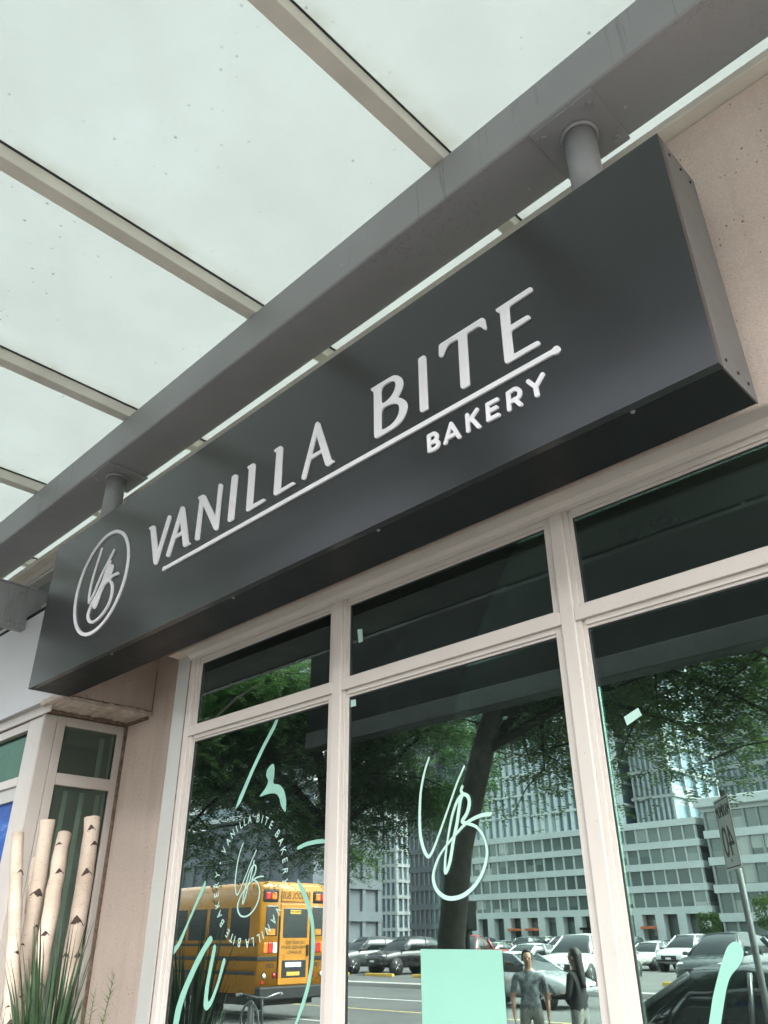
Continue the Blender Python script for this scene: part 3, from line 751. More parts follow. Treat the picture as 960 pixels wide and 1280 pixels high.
# weathered sloping head moulding between stucco and frame
hm = MB()
prof = [(-0.0775, 3.2678), (-0.0775, 3.2655), (-0.05, 3.2630), (-0.020, 3.2570), (-0.002, 3.2400), (0.0, 3.2260), (0.001, 3.2260), (0.001, 3.2678)]
hm.loft([[(x, y, z) for y, z in prof] for x in (XJ + 0.003, 1.15)], smooth=False)
hm.build('head_moulding', 'frame', sw)
ml = MB()
for k in range(3):
    pass
fr('sill', -4.153, 1.15, -0.02, 0.08, 0.42, 0.50)
MULL = [(-2.835, -2.770), (-1.515, -1.454), (-0.20, -0.14), (1.09, 1.15)]
for i, (a, b) in enumerate(MULL):
    fr('mullion', a, b, -0.001, 0.075, 0.50, 3.2255)
BAYS = [(-4.108, -2.835), (-2.770, -1.515), (-1.454, -0.20), (-0.14, 1.09)]
TB, TT = 2.755, 2.808
for a, b in BAYS:
    fr('transom_bar', a, b, 0.0, 0.075, TB, TT)
    for z0, z1 in ((0.50, TB), (TT, 3.2255)):
        lw = 0.036
        # glazing bead ring, set back
        bd = MB()
        lft = 0.05 if a < -4 else lw
        bd.box(a, a + lft * 0.55, 0.012, 0.06, z0, z1); bd.box(a + lft * 0.55, a + lft, 0.022, 0.0605, z0 + 0.002, z1 - 0.002)
        bd.box(b - lw, b, 0.014, 0.06, z0, z1)
        bd.box(a + lft, b - lw, 0.0145, 0.0595, z1 - 0.022, z1); bd.box(a + lft, b - lw, 0.022, 0.059, z1 - 0.034, z1 - 0.022)
        bd.box(a + lft, b - lw, 0.0145, 0.0595, z0, z0 + 0.012)
        bd.build('glazing_bead', 'frame', sw, 0.0015)
        gk = MB()
        g = 0.005
        x0, x1, y0, y1 = a + lft, b - lw, z0 + 0.012, z1 - 0.034
        gk.box(x0, x0 + g, 0.027, 0.05, y0, y1).box(x1 - g, x1, 0.027, 0.05, y0, y1)
        gk.box(x0 + g, x1 - g, 0.027, 0.05, y0, y0 + g).box(x0 + g, x1 - g, 0.027, 0.05, y1 - g, y1)
        gk.build('gasket', 'gasket', sw)
        MB().box(x0 + 0.0052, x1 - 0.0052, GY, GY + 0.006, y0 + 0.0052, y1 - 0.0052).build('glass_pane', 'glass', sw)

# ================================================================== NEIGHBOURING BAY
bay = thing('bay_window', 'projecting off-white bay window of the shop next door, left of the bakery', 'bay window', (-5.6, -0.6, 0))
def bp(name, *bx, mat='frame', bevel=0.004):
    return MB().box(*bx).build(name, mat, bay, bevel)
bp('corner_post', -6.1215, -5.862, -0.15, -0.0464, -0.05, 3.1914, bevel=0.008)
bp('side_stile', -5.9693, -5.8645, -0.0451, 0.0222, 0.5, 3.1914)
bp('side_stile', -5.9693, -5.8645, 0.4516, 0.5165, 0.5, 3.1914)
bp('side_head', -5.9693, -5.8669, 0.0222, 0.4516, 3.1253, 3.1914)
bp('side_transom', -5.9693, -5.8657, 0.0222, 0.4516, 2.7022, 2.7858)
bp('side_base', -5.9693, -5.8669, -0.0464, 0.5165, -0.05, 0.5)
MB().box(-5.9069, -5.8994, 0.0222, 0.4516, 2.7858, 3.1253).build('side_glass', 'glass_side', bay)
MB().box(-5.9069, -5.8994, 0.0222, 0.4516, 0.5, 2.7022).build('side_glass', 'glass_side', bay)
bp('side_gasket', -5.9044, -5.8844, 0.4448, 0.4504, 0.5, 3.124, mat='gasket', bevel=0)
for k in range(4):  # pale upright strips behind the side glass
    y = 0.0522 + k * 0.131
    MB().box(-6.0691, -6.0629, y, y + 0.037, 0.6, 2.6984).build('pale_strip', 'pale_bar', bay)
MB().box(-6.0691, -6.0629, 0.4078, 0.4453, 2.787, 3.1227).build('pale_strip', 'pale_bar', bay)
MB().box(-11.7314, -6.3649, 0.2457, 0.2706, 0.0, 3.1977).build('inner_screen', 'bay_inner', bay)
MB().box(-11.7314, -6.1153, -0.0788, 1.1193, 3.1727, 3.2525).build('bay_soffit', 'bay_inner', bay)
MB().box(-6.6145, -6.5896, -0.0539, 1.1193, 0.0, 3.1477).build('inner_screen', 'bay_inner', bay)
# front face, going away to the left
bp('front_head', -11.7314, -6.1241, -0.1475, -0.0539, 3.1078, 3.1727)
bp('front_transom', -11.7314, -6.1241, -0.1488, -0.0539, 2.7046, 2.7683)
bp('front_lower_head', -11.7314, -6.1241, -0.1325, -0.0539, 2.6048, 2.7046, mat='jamb')
bp('front_base', -11.7314, -6.1241, -0.1462, -0.0539, -0.05, 0.5)
for x in (-7.8001, -9.485):
    bp('front_mullion', x - 0.075, x, -0.15, -0.0539, 0.5, 3.109)
for a, b in ((-11.7314, -9.5598), (-9.485, -7.875), (-7.8001, -6.1241)):
    MB().box(a, b, -0.1063, -0.0988, 2.7683, 3.1078).build('front_glass', 'glass_front', bay)
    MB().box(a, b, -0.1063, -0.0988, 0.5, 2.6048).build('front_glass', 'glass_front', bay)
bp('front_band', -11.7314, -5.7409, -0.165, -0.1512, 3.1789, 3.2537, mat='frame', bevel=0.006)
bp('front_joint', -11.7314, -5.8906, -0.1537, -0.1287, 3.1727, 3.1804, mat='caulk', bevel=0)
t = MB().box(-7.7877, -6.1527, -0.1097, -0.107, 0.8048, 2.6036)
t.build('window_poster', 'poster', None, label='deep blue poster on the glass of the shop next door', cat='poster')
# pale grey cladding band above the bay
cl = thing('cladding_band', 'smooth pale grey cladding band above the neighbouring bay window', 'cladding', (-7, -0.64, 3.2))
MB().box(-8.75, -5.53, -0.202, -0.1525, 3.256, 4.075).build('panel', 'panel_grey', cl, 0.004)
MB().box(-11.9, -8.76, -0.202, -0.1525, 3.256, 4.075).build('panel', 'panel_grey', cl, 0.004)
MB().box(-11.9, -5.52, -0.208, -0.0805, 4.0765, 4.10).build('cap_flashing', 'dark_steel', cl, 0.003)
for x in (-7.4881, -6.9889):
    MB().tube([(x, -0.1962, 3.5096), (x, -0.2011, 3.5096)], 0.006, 10).build('fixing', 'rivet', cl)
# clerestory window high in the wall behind the bracket beam
ch = thing('clerestory_window', 'white framed window high in the wall under the canopy, left of the sign', 'window', (-7.5, 0, 4.4))
for nm, bx in (('head', (-9.4, -5.63, -0.095, 0.05, 4.60, 4.658)), ('sill', (-9.4, -5.62, -0.11, 0.05, 4.182, 4.235)), ('stile', (-5.68, -5.62, -0.095, 0.05, 4.236, 4.599)), ('stile', (-7.78, -7.72, -0.095, 0.05, 4.236, 4.599))):
    MB().box(*bx).build(nm, 'frame', ch, 0.004)
MB().box(-9.4, -5.68, -0.088, 0.04, 4.568, 4.592).build('inner_head', 'frame', ch, 0.003)
MB().box(-7.72, -5.68, 0.0, 0.006, 4.236, 4.567).build('glass_pane', 'glass', ch)
MB().box(-9.4, -7.78, 0.0, 0.006, 4.236, 4.567).build('glass_pane', 'glass', ch)

# ================================================================== CANOPY
cp = thing('glass_canopy', 'frosted glass canopy on grey steel beam and cream rafters over the storefront', 'canopy', (-3, -1.4, 5.0))
MB().box(-10.5, 2.6, -0.466, -0.135, 4.808, 5.094).build('main_beam', 'steel', cp, 0.012)
MB().box(-10.5, 5.0, -0.148, 1.049, 4.7005, 4.742).build('wall_cap', 'rafter', cp, 0.003)
YO = -2.40
RX = [-10.80 + 1.535 * i for i in range(10)]
RX = [-1.62 + 1.535 * i for i in range(-6, 4)]
for x in RX:
    MB().box(x - 0.044, x + 0.044, YO, 1.045, 5.100, 5.188).build('rafter', 'rafter', cp, 0.004)
for i in range(len(RX) - 1):
    MB().box(RX[i] + 0.006, RX[i + 1] - 0.006, YO - 0.05, 1.04, 5.192, 5.206).build('glass_panel', 'canopy_glass', cp)
    # dark sealing strip beside each rafter
    MB().box(RX[i] + 0.0445, RX[i] + 0.0515, YO, 1.03, 5.180, 5.1915).build('sealing_strip', 'gasket', cp)
MB().box(RX[0] - 0.2, RX[-1] + 0.2, YO - 0.14, YO - 0.052, 5.02, 5.24).build('edge_beam', 'steel', cp, 0.01)
# bracket beam towards the wall at the left (I section)
br = MB()
br.box(-6.59, -6.49, -1.9, -0.082, 3.992, 4.030).box(-6.56, -6.495, -1.9, -0.083, 4.031, 4.355).box(-6.59, -6.489, -1.9, -0.0825, 4.356, 4.372)
br.build('bracket_beam', 'steel', cp, 0.003)
MB().tube([(-6.494, -0.30, 4.30), (-6.478, -0.30, 4.30)], 0.016, 8).build('bolt', 'bolt', cp)
# deep street-side girder on posts
gd = thing('street_girder', 'deep dark steel girder on posts over the pavement, a black band in the panes', 'girder', (-2, -4.6, 0))
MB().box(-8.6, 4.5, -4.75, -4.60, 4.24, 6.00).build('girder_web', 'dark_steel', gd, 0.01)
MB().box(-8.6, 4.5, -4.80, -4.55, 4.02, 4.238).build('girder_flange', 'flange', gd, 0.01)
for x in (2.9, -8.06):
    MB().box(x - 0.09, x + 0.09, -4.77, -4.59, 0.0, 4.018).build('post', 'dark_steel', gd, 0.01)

# ================================================================== SIGN
sg = thing('shop_sign', 'long charcoal box sign reading VANILLA BITE BAKERY in raised white letters', 'shop sign', (-3.05, -0.3, 3.27))
SX0, SX1, SZ0, SZ1 = -5.487, -0.586, 3.190, 4.316
SZ0 = 3.232
SY0, SY1 = -0.45, -0.152
MB().box(SX0, SX1, SY0, SY0 + 0.036, SZ0, SZ1).build('face_panel', 'charcoal', sg, 0.0015)
MB().box(SX0 + 0.004, SX1 - 0.006, SY0 + 0.0362, SY1, SZ0 + 0.004, SZ0 + 0.008).build('bottom_panel', 'underside', sg)
MB().box(SX0 + 0.004, SX1 - 0.006, SY0 + 0.0362, SY1, SZ1 - 0.008, SZ1 - 0.004).build('top_panel', 'charcoal', sg)
MB().box(SX1 - 0.0058, SX1 - 0.0005, SY0 + 0.0363, SY1 + 0.001, SZ0 + 0.002, SZ1 - 0.002).build('side_panel', 'charcoal_side', sg)
MB().box(SX0 + 0.0005, SX0 + 0.0038, SY0 + 0.0363, SY1 + 0.001, SZ0 + 0.002, SZ1 - 0.002).build('side_panel', 'charcoal_side', sg)
MB().box(SX0 + 0.006, SX1 - 0.008, SY1 - 0.004, SY1 - 0.0005, SZ0 + 0.009, SZ1 - 0.009).build('back_panel', 'charcoal_side', sg)
for (y, z) in ((-0.375, 4.262), (-0.285, 4.262), (-0.205, 4.262), (-0.375, 3.285), (-0.285, 3.285), (-0.205, 3.285)):
    MB().tube([(SX1 - 0.001, y, z), (SX1 + 0.004, y, z)], [0.007, 0.005], 10).build('rivet', 'rivet', sg)
for x in (-5.40, -4.40, -3.15, -2.1, -0.9):
    MB().tube([(x, -0.405, SZ0 + 0.005), (x, -0.405, SZ0 - 0.002)], [0.009, 0.007], 10).build('rivet', 'rivet' if x < -5 else 'bolt', sg)
OFF = tuple(world_loc(sg))
NAMES = 'VANILLABITE'
for nme, polys in zip(NAMES, SIGN_LETTERS):
    me = poly_mesh('letter', [round_poly(p, 0.030 if nme == 'B' else 0.009) for p in polys], SY0 - 0.009, 0.0095, 'letter', 0.0012, OFF)
    link('letter', me, sg)
a, b = UNDERLINE
mb = MB()
stroke(mb, [a, b], lambda t: 0.0235, SY0 - 0.009, 0.0095)
for q, r_ in ((b, 0.0175), (a, 0.0145)):
    mb.tube([(q[0], SY0 + 0.0005, q[1]), (q[0], SY0 - 0.0094, q[1])], r_, 24, smooth=False)
mb.build('underline', 'letter', sg)
for st in BAKERY:
    mb = MB()
    for k, s in enumerate(st):
        stroke(mb, s, lambda t: 0.0175, SY0 - 0.0075 - 0.0008 * k, 0.0078 + 0.0008 * k, 4, dy=0.0006)
    mb.build('small_letter', 'letter', sg)
mb = MB()
cx_, cz_, rr = -4.6266, 3.7661, 0.346
circ = [(cx_ + rr * 0.99 * math.cos(2 * math.pi * i / 72), cz_ + rr * 1.012 * math.sin(2 * math.pi * i / 72)) for i in range(73)]
stroke(mb, circ, lambda t: 0.0225, SY0 - 0.0088, 0.0092, 1, caps=False)
mb.build('emblem_ring', 'letter', sg)
mb = MB()
for k, s in enumerate(EMBLEM_STROKES):
    stroke(mb, s, lambda t: 0.0175, SY0 - 0.0075 - 0.0012 * k, 0.0079 + 0.0012 * k, 8, dy=0.001)
mb.build('emblem_monogram', 'letter', sg)
link('emblem_fill', poly_mesh('emblem_fill', [chaikin(EMBLEM_FILL, 1)], SY0 - 0.0066, 0.007, 'letter', 0.001, OFF), sg)
# posts, plates and bolts that hang the sign from the beam
for x in (-0.945, -5.02):
    MB().tube([(x, -0.30, SZ1 - 0.03), (x, -0.30, 4.796)], 0.069, 36).build('hanger_post', 'steel', sg)
    MB().ring((x, -0.30, 4.786), (0, 0, 1), 0.074, 0.010, 36, 8).build('weld_ring', 'steel', sg)
    plate = MB().box(x - 0.155, x + 0.155, -0.452, -0.128, 4.796, 4.8072).build('hanger_plate', 'steel', sg, 0.002)
    for dx in (-0.115, 0.115):
        for dy in (-0.112, 0.112):
            MB().tube([(x + dx, -0.29 + dy, 4.797), (x + dx, -0.29 + dy, 4.782)], 0.016, 6, smooth=False).build('bolt', 'bolt', plate)

# ================================================================== WINDOW GRAPHICS
def decal(name, label, build, cat='window decal', group=None):
    o = build()
    o['label'] = label; o['category'] = cat
    if group: o['group'] = group
    return o
DY, DT = GY - 0.0012, 0.0010                  # vinyl just proud of the outer face
mb = MB()
wv = lambda t: 0.0085 + 0.007 * math.exp(-((t - 0.42) / 0.25) ** 2)
wb = lambda t: 0.0080 + 0.0075 * abs(math.sin(3.3 * math.pi * t + 0.4))
stroke(mb, MONO[0], wv, DY, DT, 10)
stroke(mb, MONO[1], wb, DY - 0.0004, DT, 10, dy=0.0022)
mb.build('monogram_decal', 'mint_pale', None, label='large mint handwritten V B monogram on the middle pane', cat='window decal')

# ring of lettering with a small monogram
rcx, rcz, rr = RING_TEXT[0]
rg = thing('round_logo_decal', 'round white ring of small lettering about a thin monogram on the left pane', 'window decal', (rcx, GY, rcz))
words = 'VANILLABITEBAKERY' * 2
angs = RING_TEXT[1]
seq = list('VANILLABITEBAKERY') + list('VANILLABITEBAKERY') + ['.']
for chh, an in zip(seq, angs):
    A = R_(an)
    if chh == '.':
        mb = MB().tube([(rr * math.cos(A), -0.0012, rr * math.sin(A)), (rr * math.cos(A), -0.0002, rr * math.sin(A))], 0.0055, 12)
        mb.build('dot', 'mint_pale', rg, local=True)
        continue
    rot = A - math.pi / 2
    Mx = Matrix(((math.cos(rot), -math.sin(rot), 0, rr * math.cos(A)), (0, 0, -1, -0.0007), (math.sin(rot), math.cos(rot), 0, rr * math.sin(A)), (0, 0, 0, 1)))
    me = text_mesh('letter', chh, 0.052, 'mint_pale', Mx @ Matrix.Diagonal((0.86, 1.05, 1, 1)), depth=0.0004)
    link('letter', me, rg)
mb = MB()
import numpy as _np
A0 = [Vector(p) for p in ((-2.2425, 2.3679), (-2.1401, 1.8347))]
B0 = [Vector(p) for p in ((-3.5151, 2.1307), (-3.4612, 1.8004))]
va, vb = A0[1] - A0[0], B0[1] - B0[0]
sc = vb.length / va.length
ro = math.atan2(vb.y, vb.x) - math.atan2(va.y, va.x)
def mapm(p):
    q = (Vector(p) - A0[0]) * sc
    return (B0[0].x + q.x * math.cos(ro) - q.y * math.sin(ro), B0[0].y + q.x * math.sin(ro) + q.y * math.cos(ro))
stroke(mb, [mapm(p) for p in MONO[0]], lambda t: 0.0058, DY, DT, 10)
stroke(mb, [mapm(p) for p in MONO[1]], lambda t: 0.0065, DY - 0.0004, DT, 10, dy=0.0016)
mb.build('monogram', 'mint_pale', rg)

BL = ['tapering mint brush stroke at the left edge of the left pane', 'broad mint curve running off the bottom of the left pane',
      'mint V-shaped squiggle beside the broad curve on the left pane', 'short mint arc ending at the right frame of the left pane',
      'long curved mint line crossing the reflected bus', 'straight slanting mint line at the top of the left pane',
      'small mint hook-shaped flourish above the round logo', 'thick round-ended mint stroke at the bottom of the right pane']
for i, (p, lb) in enumerate(zip(BRUSH, BL)):
    me = poly_mesh('brush_decal', [round_poly(p, 0.02)], DY, DT, 'mint' if i not in (5, 6) else 'mint_film', 0.0)
    link('brush_decal', me, None, label=lb, cat='window decal')
for p, lb in zip(TAPE, ('tilted scrap of pale tape on the right pane', 'small upright scrap of tape on the middle transom pane', 'scrap of tape at the top left corner of the middle pane')):
    link('tape_scrap', poly_mesh('tape_scrap', [p], DY, DT, 'tape', 0.0), None, label=lb, cat='tape')
(x0, z0), (x1, z1) = PANEL[0], PANEL[1]
link('square_sticker', poly_mesh('square_sticker', [[(x0, z0), (x1, z0 - 0.002), (x1, z0 - 0.40), (x0, z0 - 0.40)]], DY, DT, 'mint', 0.0), None,
     label='plain mint square sticker low on the middle pane', cat='sticker')

# ================================================================== PLANTER WITH BIRCH LOGS
pl = thing('planter', 'grey clay planter box on the pavement beside the bay window', 'planter', (-4.90, -0.25, 0))
pb = MB()
PX0, PX1, PY0, PY1 = -5.18, -4.62, -0.66, 0.16
pb.box(PX0, PX0 + 0.04, PY0, PY1, 0, 0.62).box(PX1 - 0.04, PX1, PY0, PY1, 0, 0.62).box(PX0 + 0.04, PX1 - 0.04, PY0, PY0 + 0.04, 0, 0.62).box(PX0 + 0.04, PX1 - 0.04, PY1 - 0.04, PY1, 0, 0.62)
pb.build('box', 'planter', pl, 0.01)
MB().box(PX0 + 0.04, PX1 - 0.04, PY0 + 0.04, PY1 - 0.04, 0.02, 0.56).build('soil', 'soil', pl)

def log(label, bot, top, r0, r1, knots, kink=None, seed=0):
    rr_ = random.Random(seed)
    bot, top = Vector(bot), Vector(top)
    t = thing('birch_log', label, 'birch log', bot, group='birch logs standing in the planter')
    N = 22
    path, rad = [], []
    for i in range(N + 1):
        u = i / N
        p = bot.lerp(top, u)
        if kink:
            p += Vector(kink[1]) * math.exp(-((u - kink[0]) / 0.12) ** 2)
        p += Vector((rr_.uniform(-1, 1), rr_.uniform(-1, 1), 0)) * 0.004
        path.append(p); rad.append((r0 + (r1 - r0) * u) * (1 + rr_.uniform(-0.055, 0.055)))
    n = 20
    mb = MB(); mb.tube(path, rad, n, cap=True)
    mb.build('trunk', 'birch', t)
    d = (path[-1] - path[-2]).normalized()
    MB().tube([path[-1] - d * 0.004, path[-1] + d * 0.003], [rad[-1] * 0.97, rad[-1] * 0.9], n).build('cut_end', 'cutwood', t)
    camv = Vector((0, -2.5, 1.7))
    for (u, ang, sz) in knots:
        i = min(N - 1, int(u * N)); p = path[i]; r = rad[i]
        ax = (path[i + 1] - path[i]).normalized()
        f = camv - p; f -= ax * f.dot(ax); f.normalize()
        sd_ = ax.cross(f)
        # an uneven eyebrow-shaped branch scar: dark bark ridge with a ragged dark patch under it
        K = 14
        tilt = rr_.uniform(-0.45, 0.45); peak = rr_.uniform(-0.35, 0.35); deep = rr_.choice((0.25, 0.5, 1.0, 1.3)); high = rr_.uniform(0.7, 1.35)
        vs, fs = [], []
        for k in range(K + 1):
            s = (k / K) * 2 - 1
            a2 = R_(ang) + s * sz * 0.95 / r
            dirv = f * math.cos(a2) + sd_ * math.sin(a2)
            q0 = abs(s - peak) / (1 + abs(peak)) if (s - peak) * peak < 0 else abs(s - peak) / (1 - abs(peak) * (1 if s * peak > 0 else 0) + 1e-6)
            q0 = min(1.0, q0)
            hgt = (1 - q0 ** 1.15) * sz * 1.15 * high + s * tilt * sz * 0.4 + rr_.uniform(-.05, .05) * sz
            brow = (0.10 + 0.30 * (1 - q0)) * sz * rr_.uniform(0.8, 1.2)
            patch = brow + deep * sz * max(0, 1 - (abs(s - peak) * 1.5) ** 1.5) * rr_.uniform(0.55, 0.9)
            for q, push in ((hgt, 0.002), (hgt - brow * 0.5, 0.005), (hgt - brow, 0.0022), (hgt - patch, 0.0008)):
                vs.append(p + dirv * (r * 1.01 + push) + ax * q)
        for k in range(K):
            for q in range(3):
                a_ = k * 4 + q
                fs.append((a_, a_ + 4, a_ + 5, a_ + 1))
        MB().add(vs, fs, True).build('knot', 'knot', t)
    return t
def P(px, py, yv):                           # point seen at photo pixel (px, py) on the plane Y = yv
    dvec = RM @ Vector(((px - 480) / 977.0, -(py - 640) / 977.0, -1.0))
    s = (yv + 2.5) / dvec.y
    return Vector((0, -2.5, 1.70)) + dvec * s
def stand(px0, py0, px1, py1, y0, y1):
    a, b = P(px0, py0, y0), P(px1, py1, y1)
    d = (b - a) / (b.z - a.z)
    return a + d * (0.50 - a.z), b
b0, t0 = stand(15, 1220, 22, 1043, -0.44, -0.42)
log('straight leftmost birch log with a plain cut top', b0, t0, 0.040, 0.036, [(0.875, 40, 0.024), (0.655, 30, 0.016), (0.47, 10, 0.034), (0.54, -20, 0.012)], seed=1)
b0, t0 = stand(29, 1220, 60, 1025, -0.28, -0.30)
lg = log('forked birch log with a short broken side branch, second from left', b0, t0, 0.044, 0.042, [(0.80, 0, 0.038), (0.70, 45, 0.022), (0.64, -35, 0.016), (0.52, 20, 0.014)], kink=(0.55, (-0.02, 0, 0)), seed=2)
fk = b0.lerp(t0, 0.78)
MB().tube([fk + Vector((-0.01, -0.01, -0.10)), fk + Vector((-0.045, -0.02, 0.05)), fk + Vector((-0.072, -0.02, 0.20))], [0.034, 0.022, 0.015], 14).build('side_branch', 'birch', lg)
b0, t0 = stand(46, 1235, 80, 1042, -0.30, -0.20)
log('leaning birch log with a dark notch at its top corner, third from left', b0, t0, 0.047, 0.042, [(0.96, -25, 0.020), (0.87, 15, 0.026), (0.70, -5, 0.024), (0.58, 35, 0.022), (0.46, -10, 0.014)], seed=3)
b0, t0 = stand(84, 1230, 116, 1022, -0.06, -0.05)
log('tallest rightmost birch log with dark bark torn off its top', b0, t0, 0.056, 0.048, [(0.97, 0, 0.026), (0.93, 40, 0.030), (0.86, 10, 0.032), (0.72, 0, 0.042), (0.63, -40, 0.028), (0.60, 40, 0.028), (0.45, 40, 0.03)], kink=(0.80, (0.02, 0.0, 0)), seed=4)

def blade_clump(name, label, cat, base, n, hmin, hmax, spread, wid, mat, seed, lean=(0, 0), stiff=1.0):
    rr_ = random.Random(seed)
    t = thing(name, label, cat, base)
    for k in range(n):
        a = rr_.uniform(0, 2 * math.pi); L = rr_.uniform(hmin, hmax); sp = rr_.uniform(0.15, 1) * spread
        b0 = Vector(base) + Vector((math.cos(a) * 0.05, math.sin(a) * 0.05, 0))
        d = Vector((math.cos(a) * sp + lean[0], math.sin(a) * sp + lean[1], 0))
        pts = []
        for i in range(9):
            u = i / 8
            pts.append(b0 + Vector((0, 0, L * u - 0.25 * sp * L * u ** 3 / stiff)) + d * (u ** 2.2))
        mb = MB(); vs, fs = [], []
        fa = Vector((rr_.uniform(-1, 1), rr_.uniform(-1, 1), 0)).normalized()
        for i, p in enumerate(pts):
            u = i / 8
            ww = wid * (0.55 + 0.45 * math.sin(math.pi * min(1, u * 1.3))) * (1 - u ** 3) + 0.0006
            vs += [p - fa * ww, p + Vector((-fa.y, fa.x, 0)) * ww * 0.35, p + fa * ww]
        for i in range(8):
            for q in (0, 1):
                a_ = i * 3 + q
                fs.append((a_, a_ + 1, a_ + 4, a_ + 3))
        mb.add(vs, fs, True)
        mb.build('leaf', mat, t)
    return t
g = P(66, 1278, -0.36)
blade_clump('ornamental_grass', 'tall dark green ornamental grass arching in front of the logs', 'grass', (g.x, -0.38, 0.55), 110, 0.80, 1.32, 0.19, 0.019, 'blade', 11, lean=(-0.05, -0.03))
g = P(8, 1278, -0.52)
blade_clump('sparse_grass', 'thin sparse grass blades at the left end of the planter', 'grass', (g.x + 0.02, -0.53, 0.55), 14, 0.75, 1.05, 0.30, 0.006, 'blade', 12)
g = P(9, 1275, -0.54)
blade_clump('snake_plant', 'banded snake plant leaves at the lower left of the planter', 'plant', (g.x, -0.55, 0.55), 6, 0.75, 0.93, 0.10, 0.03, 'snake', 13, stiff=4)
# fine needle sprigs
g = P(108, 1278, -0.12)
sp = thing('needle_sprig', 'feathery green needle sprigs to the right of the logs', 'plant', (g.x, -0.12, 0.55))
rr_ = random.Random(5)
for k in range(9):
    a = rr_.uniform(0, 6.28); L = rr_.uniform(0.78, 1.0)
    tip = Vector((g.x + math.cos(a) * 0.12, -0.12 + math.sin(a) * 0.11, 0.55 + L)); b0 = Vector((g.x, -0.12, 0.55))
    mb = MB(); mb.tube([b0, b0.lerp(tip, 0.5) + Vector((0, 0, 0.05)), tip], [0.004, 0.003, 0.001], 5)
    for i in range(70):
        u = rr_.uniform(0.5, 1); p = b0.lerp(tip, u) + Vector((0, 0, 0.05 * math.sin(math.pi * u)))
        dd = Vector((rr_.uniform(-1, 1), rr_.uniform(-1, 1), rr_.uniform(0.4, 1.6))).normalized() * rr_.uniform(0.03, 0.07)
        s_ = dd.cross(Vector((rr_.uniform(-1, 1), rr_.uniform(-1, 1), 0.2))).normalized() * 0.0016
        mb.add([p - s_, p + s_, p + dd], [(0, 1, 2)])
    mb.build('sprig', 'sprig', sp)

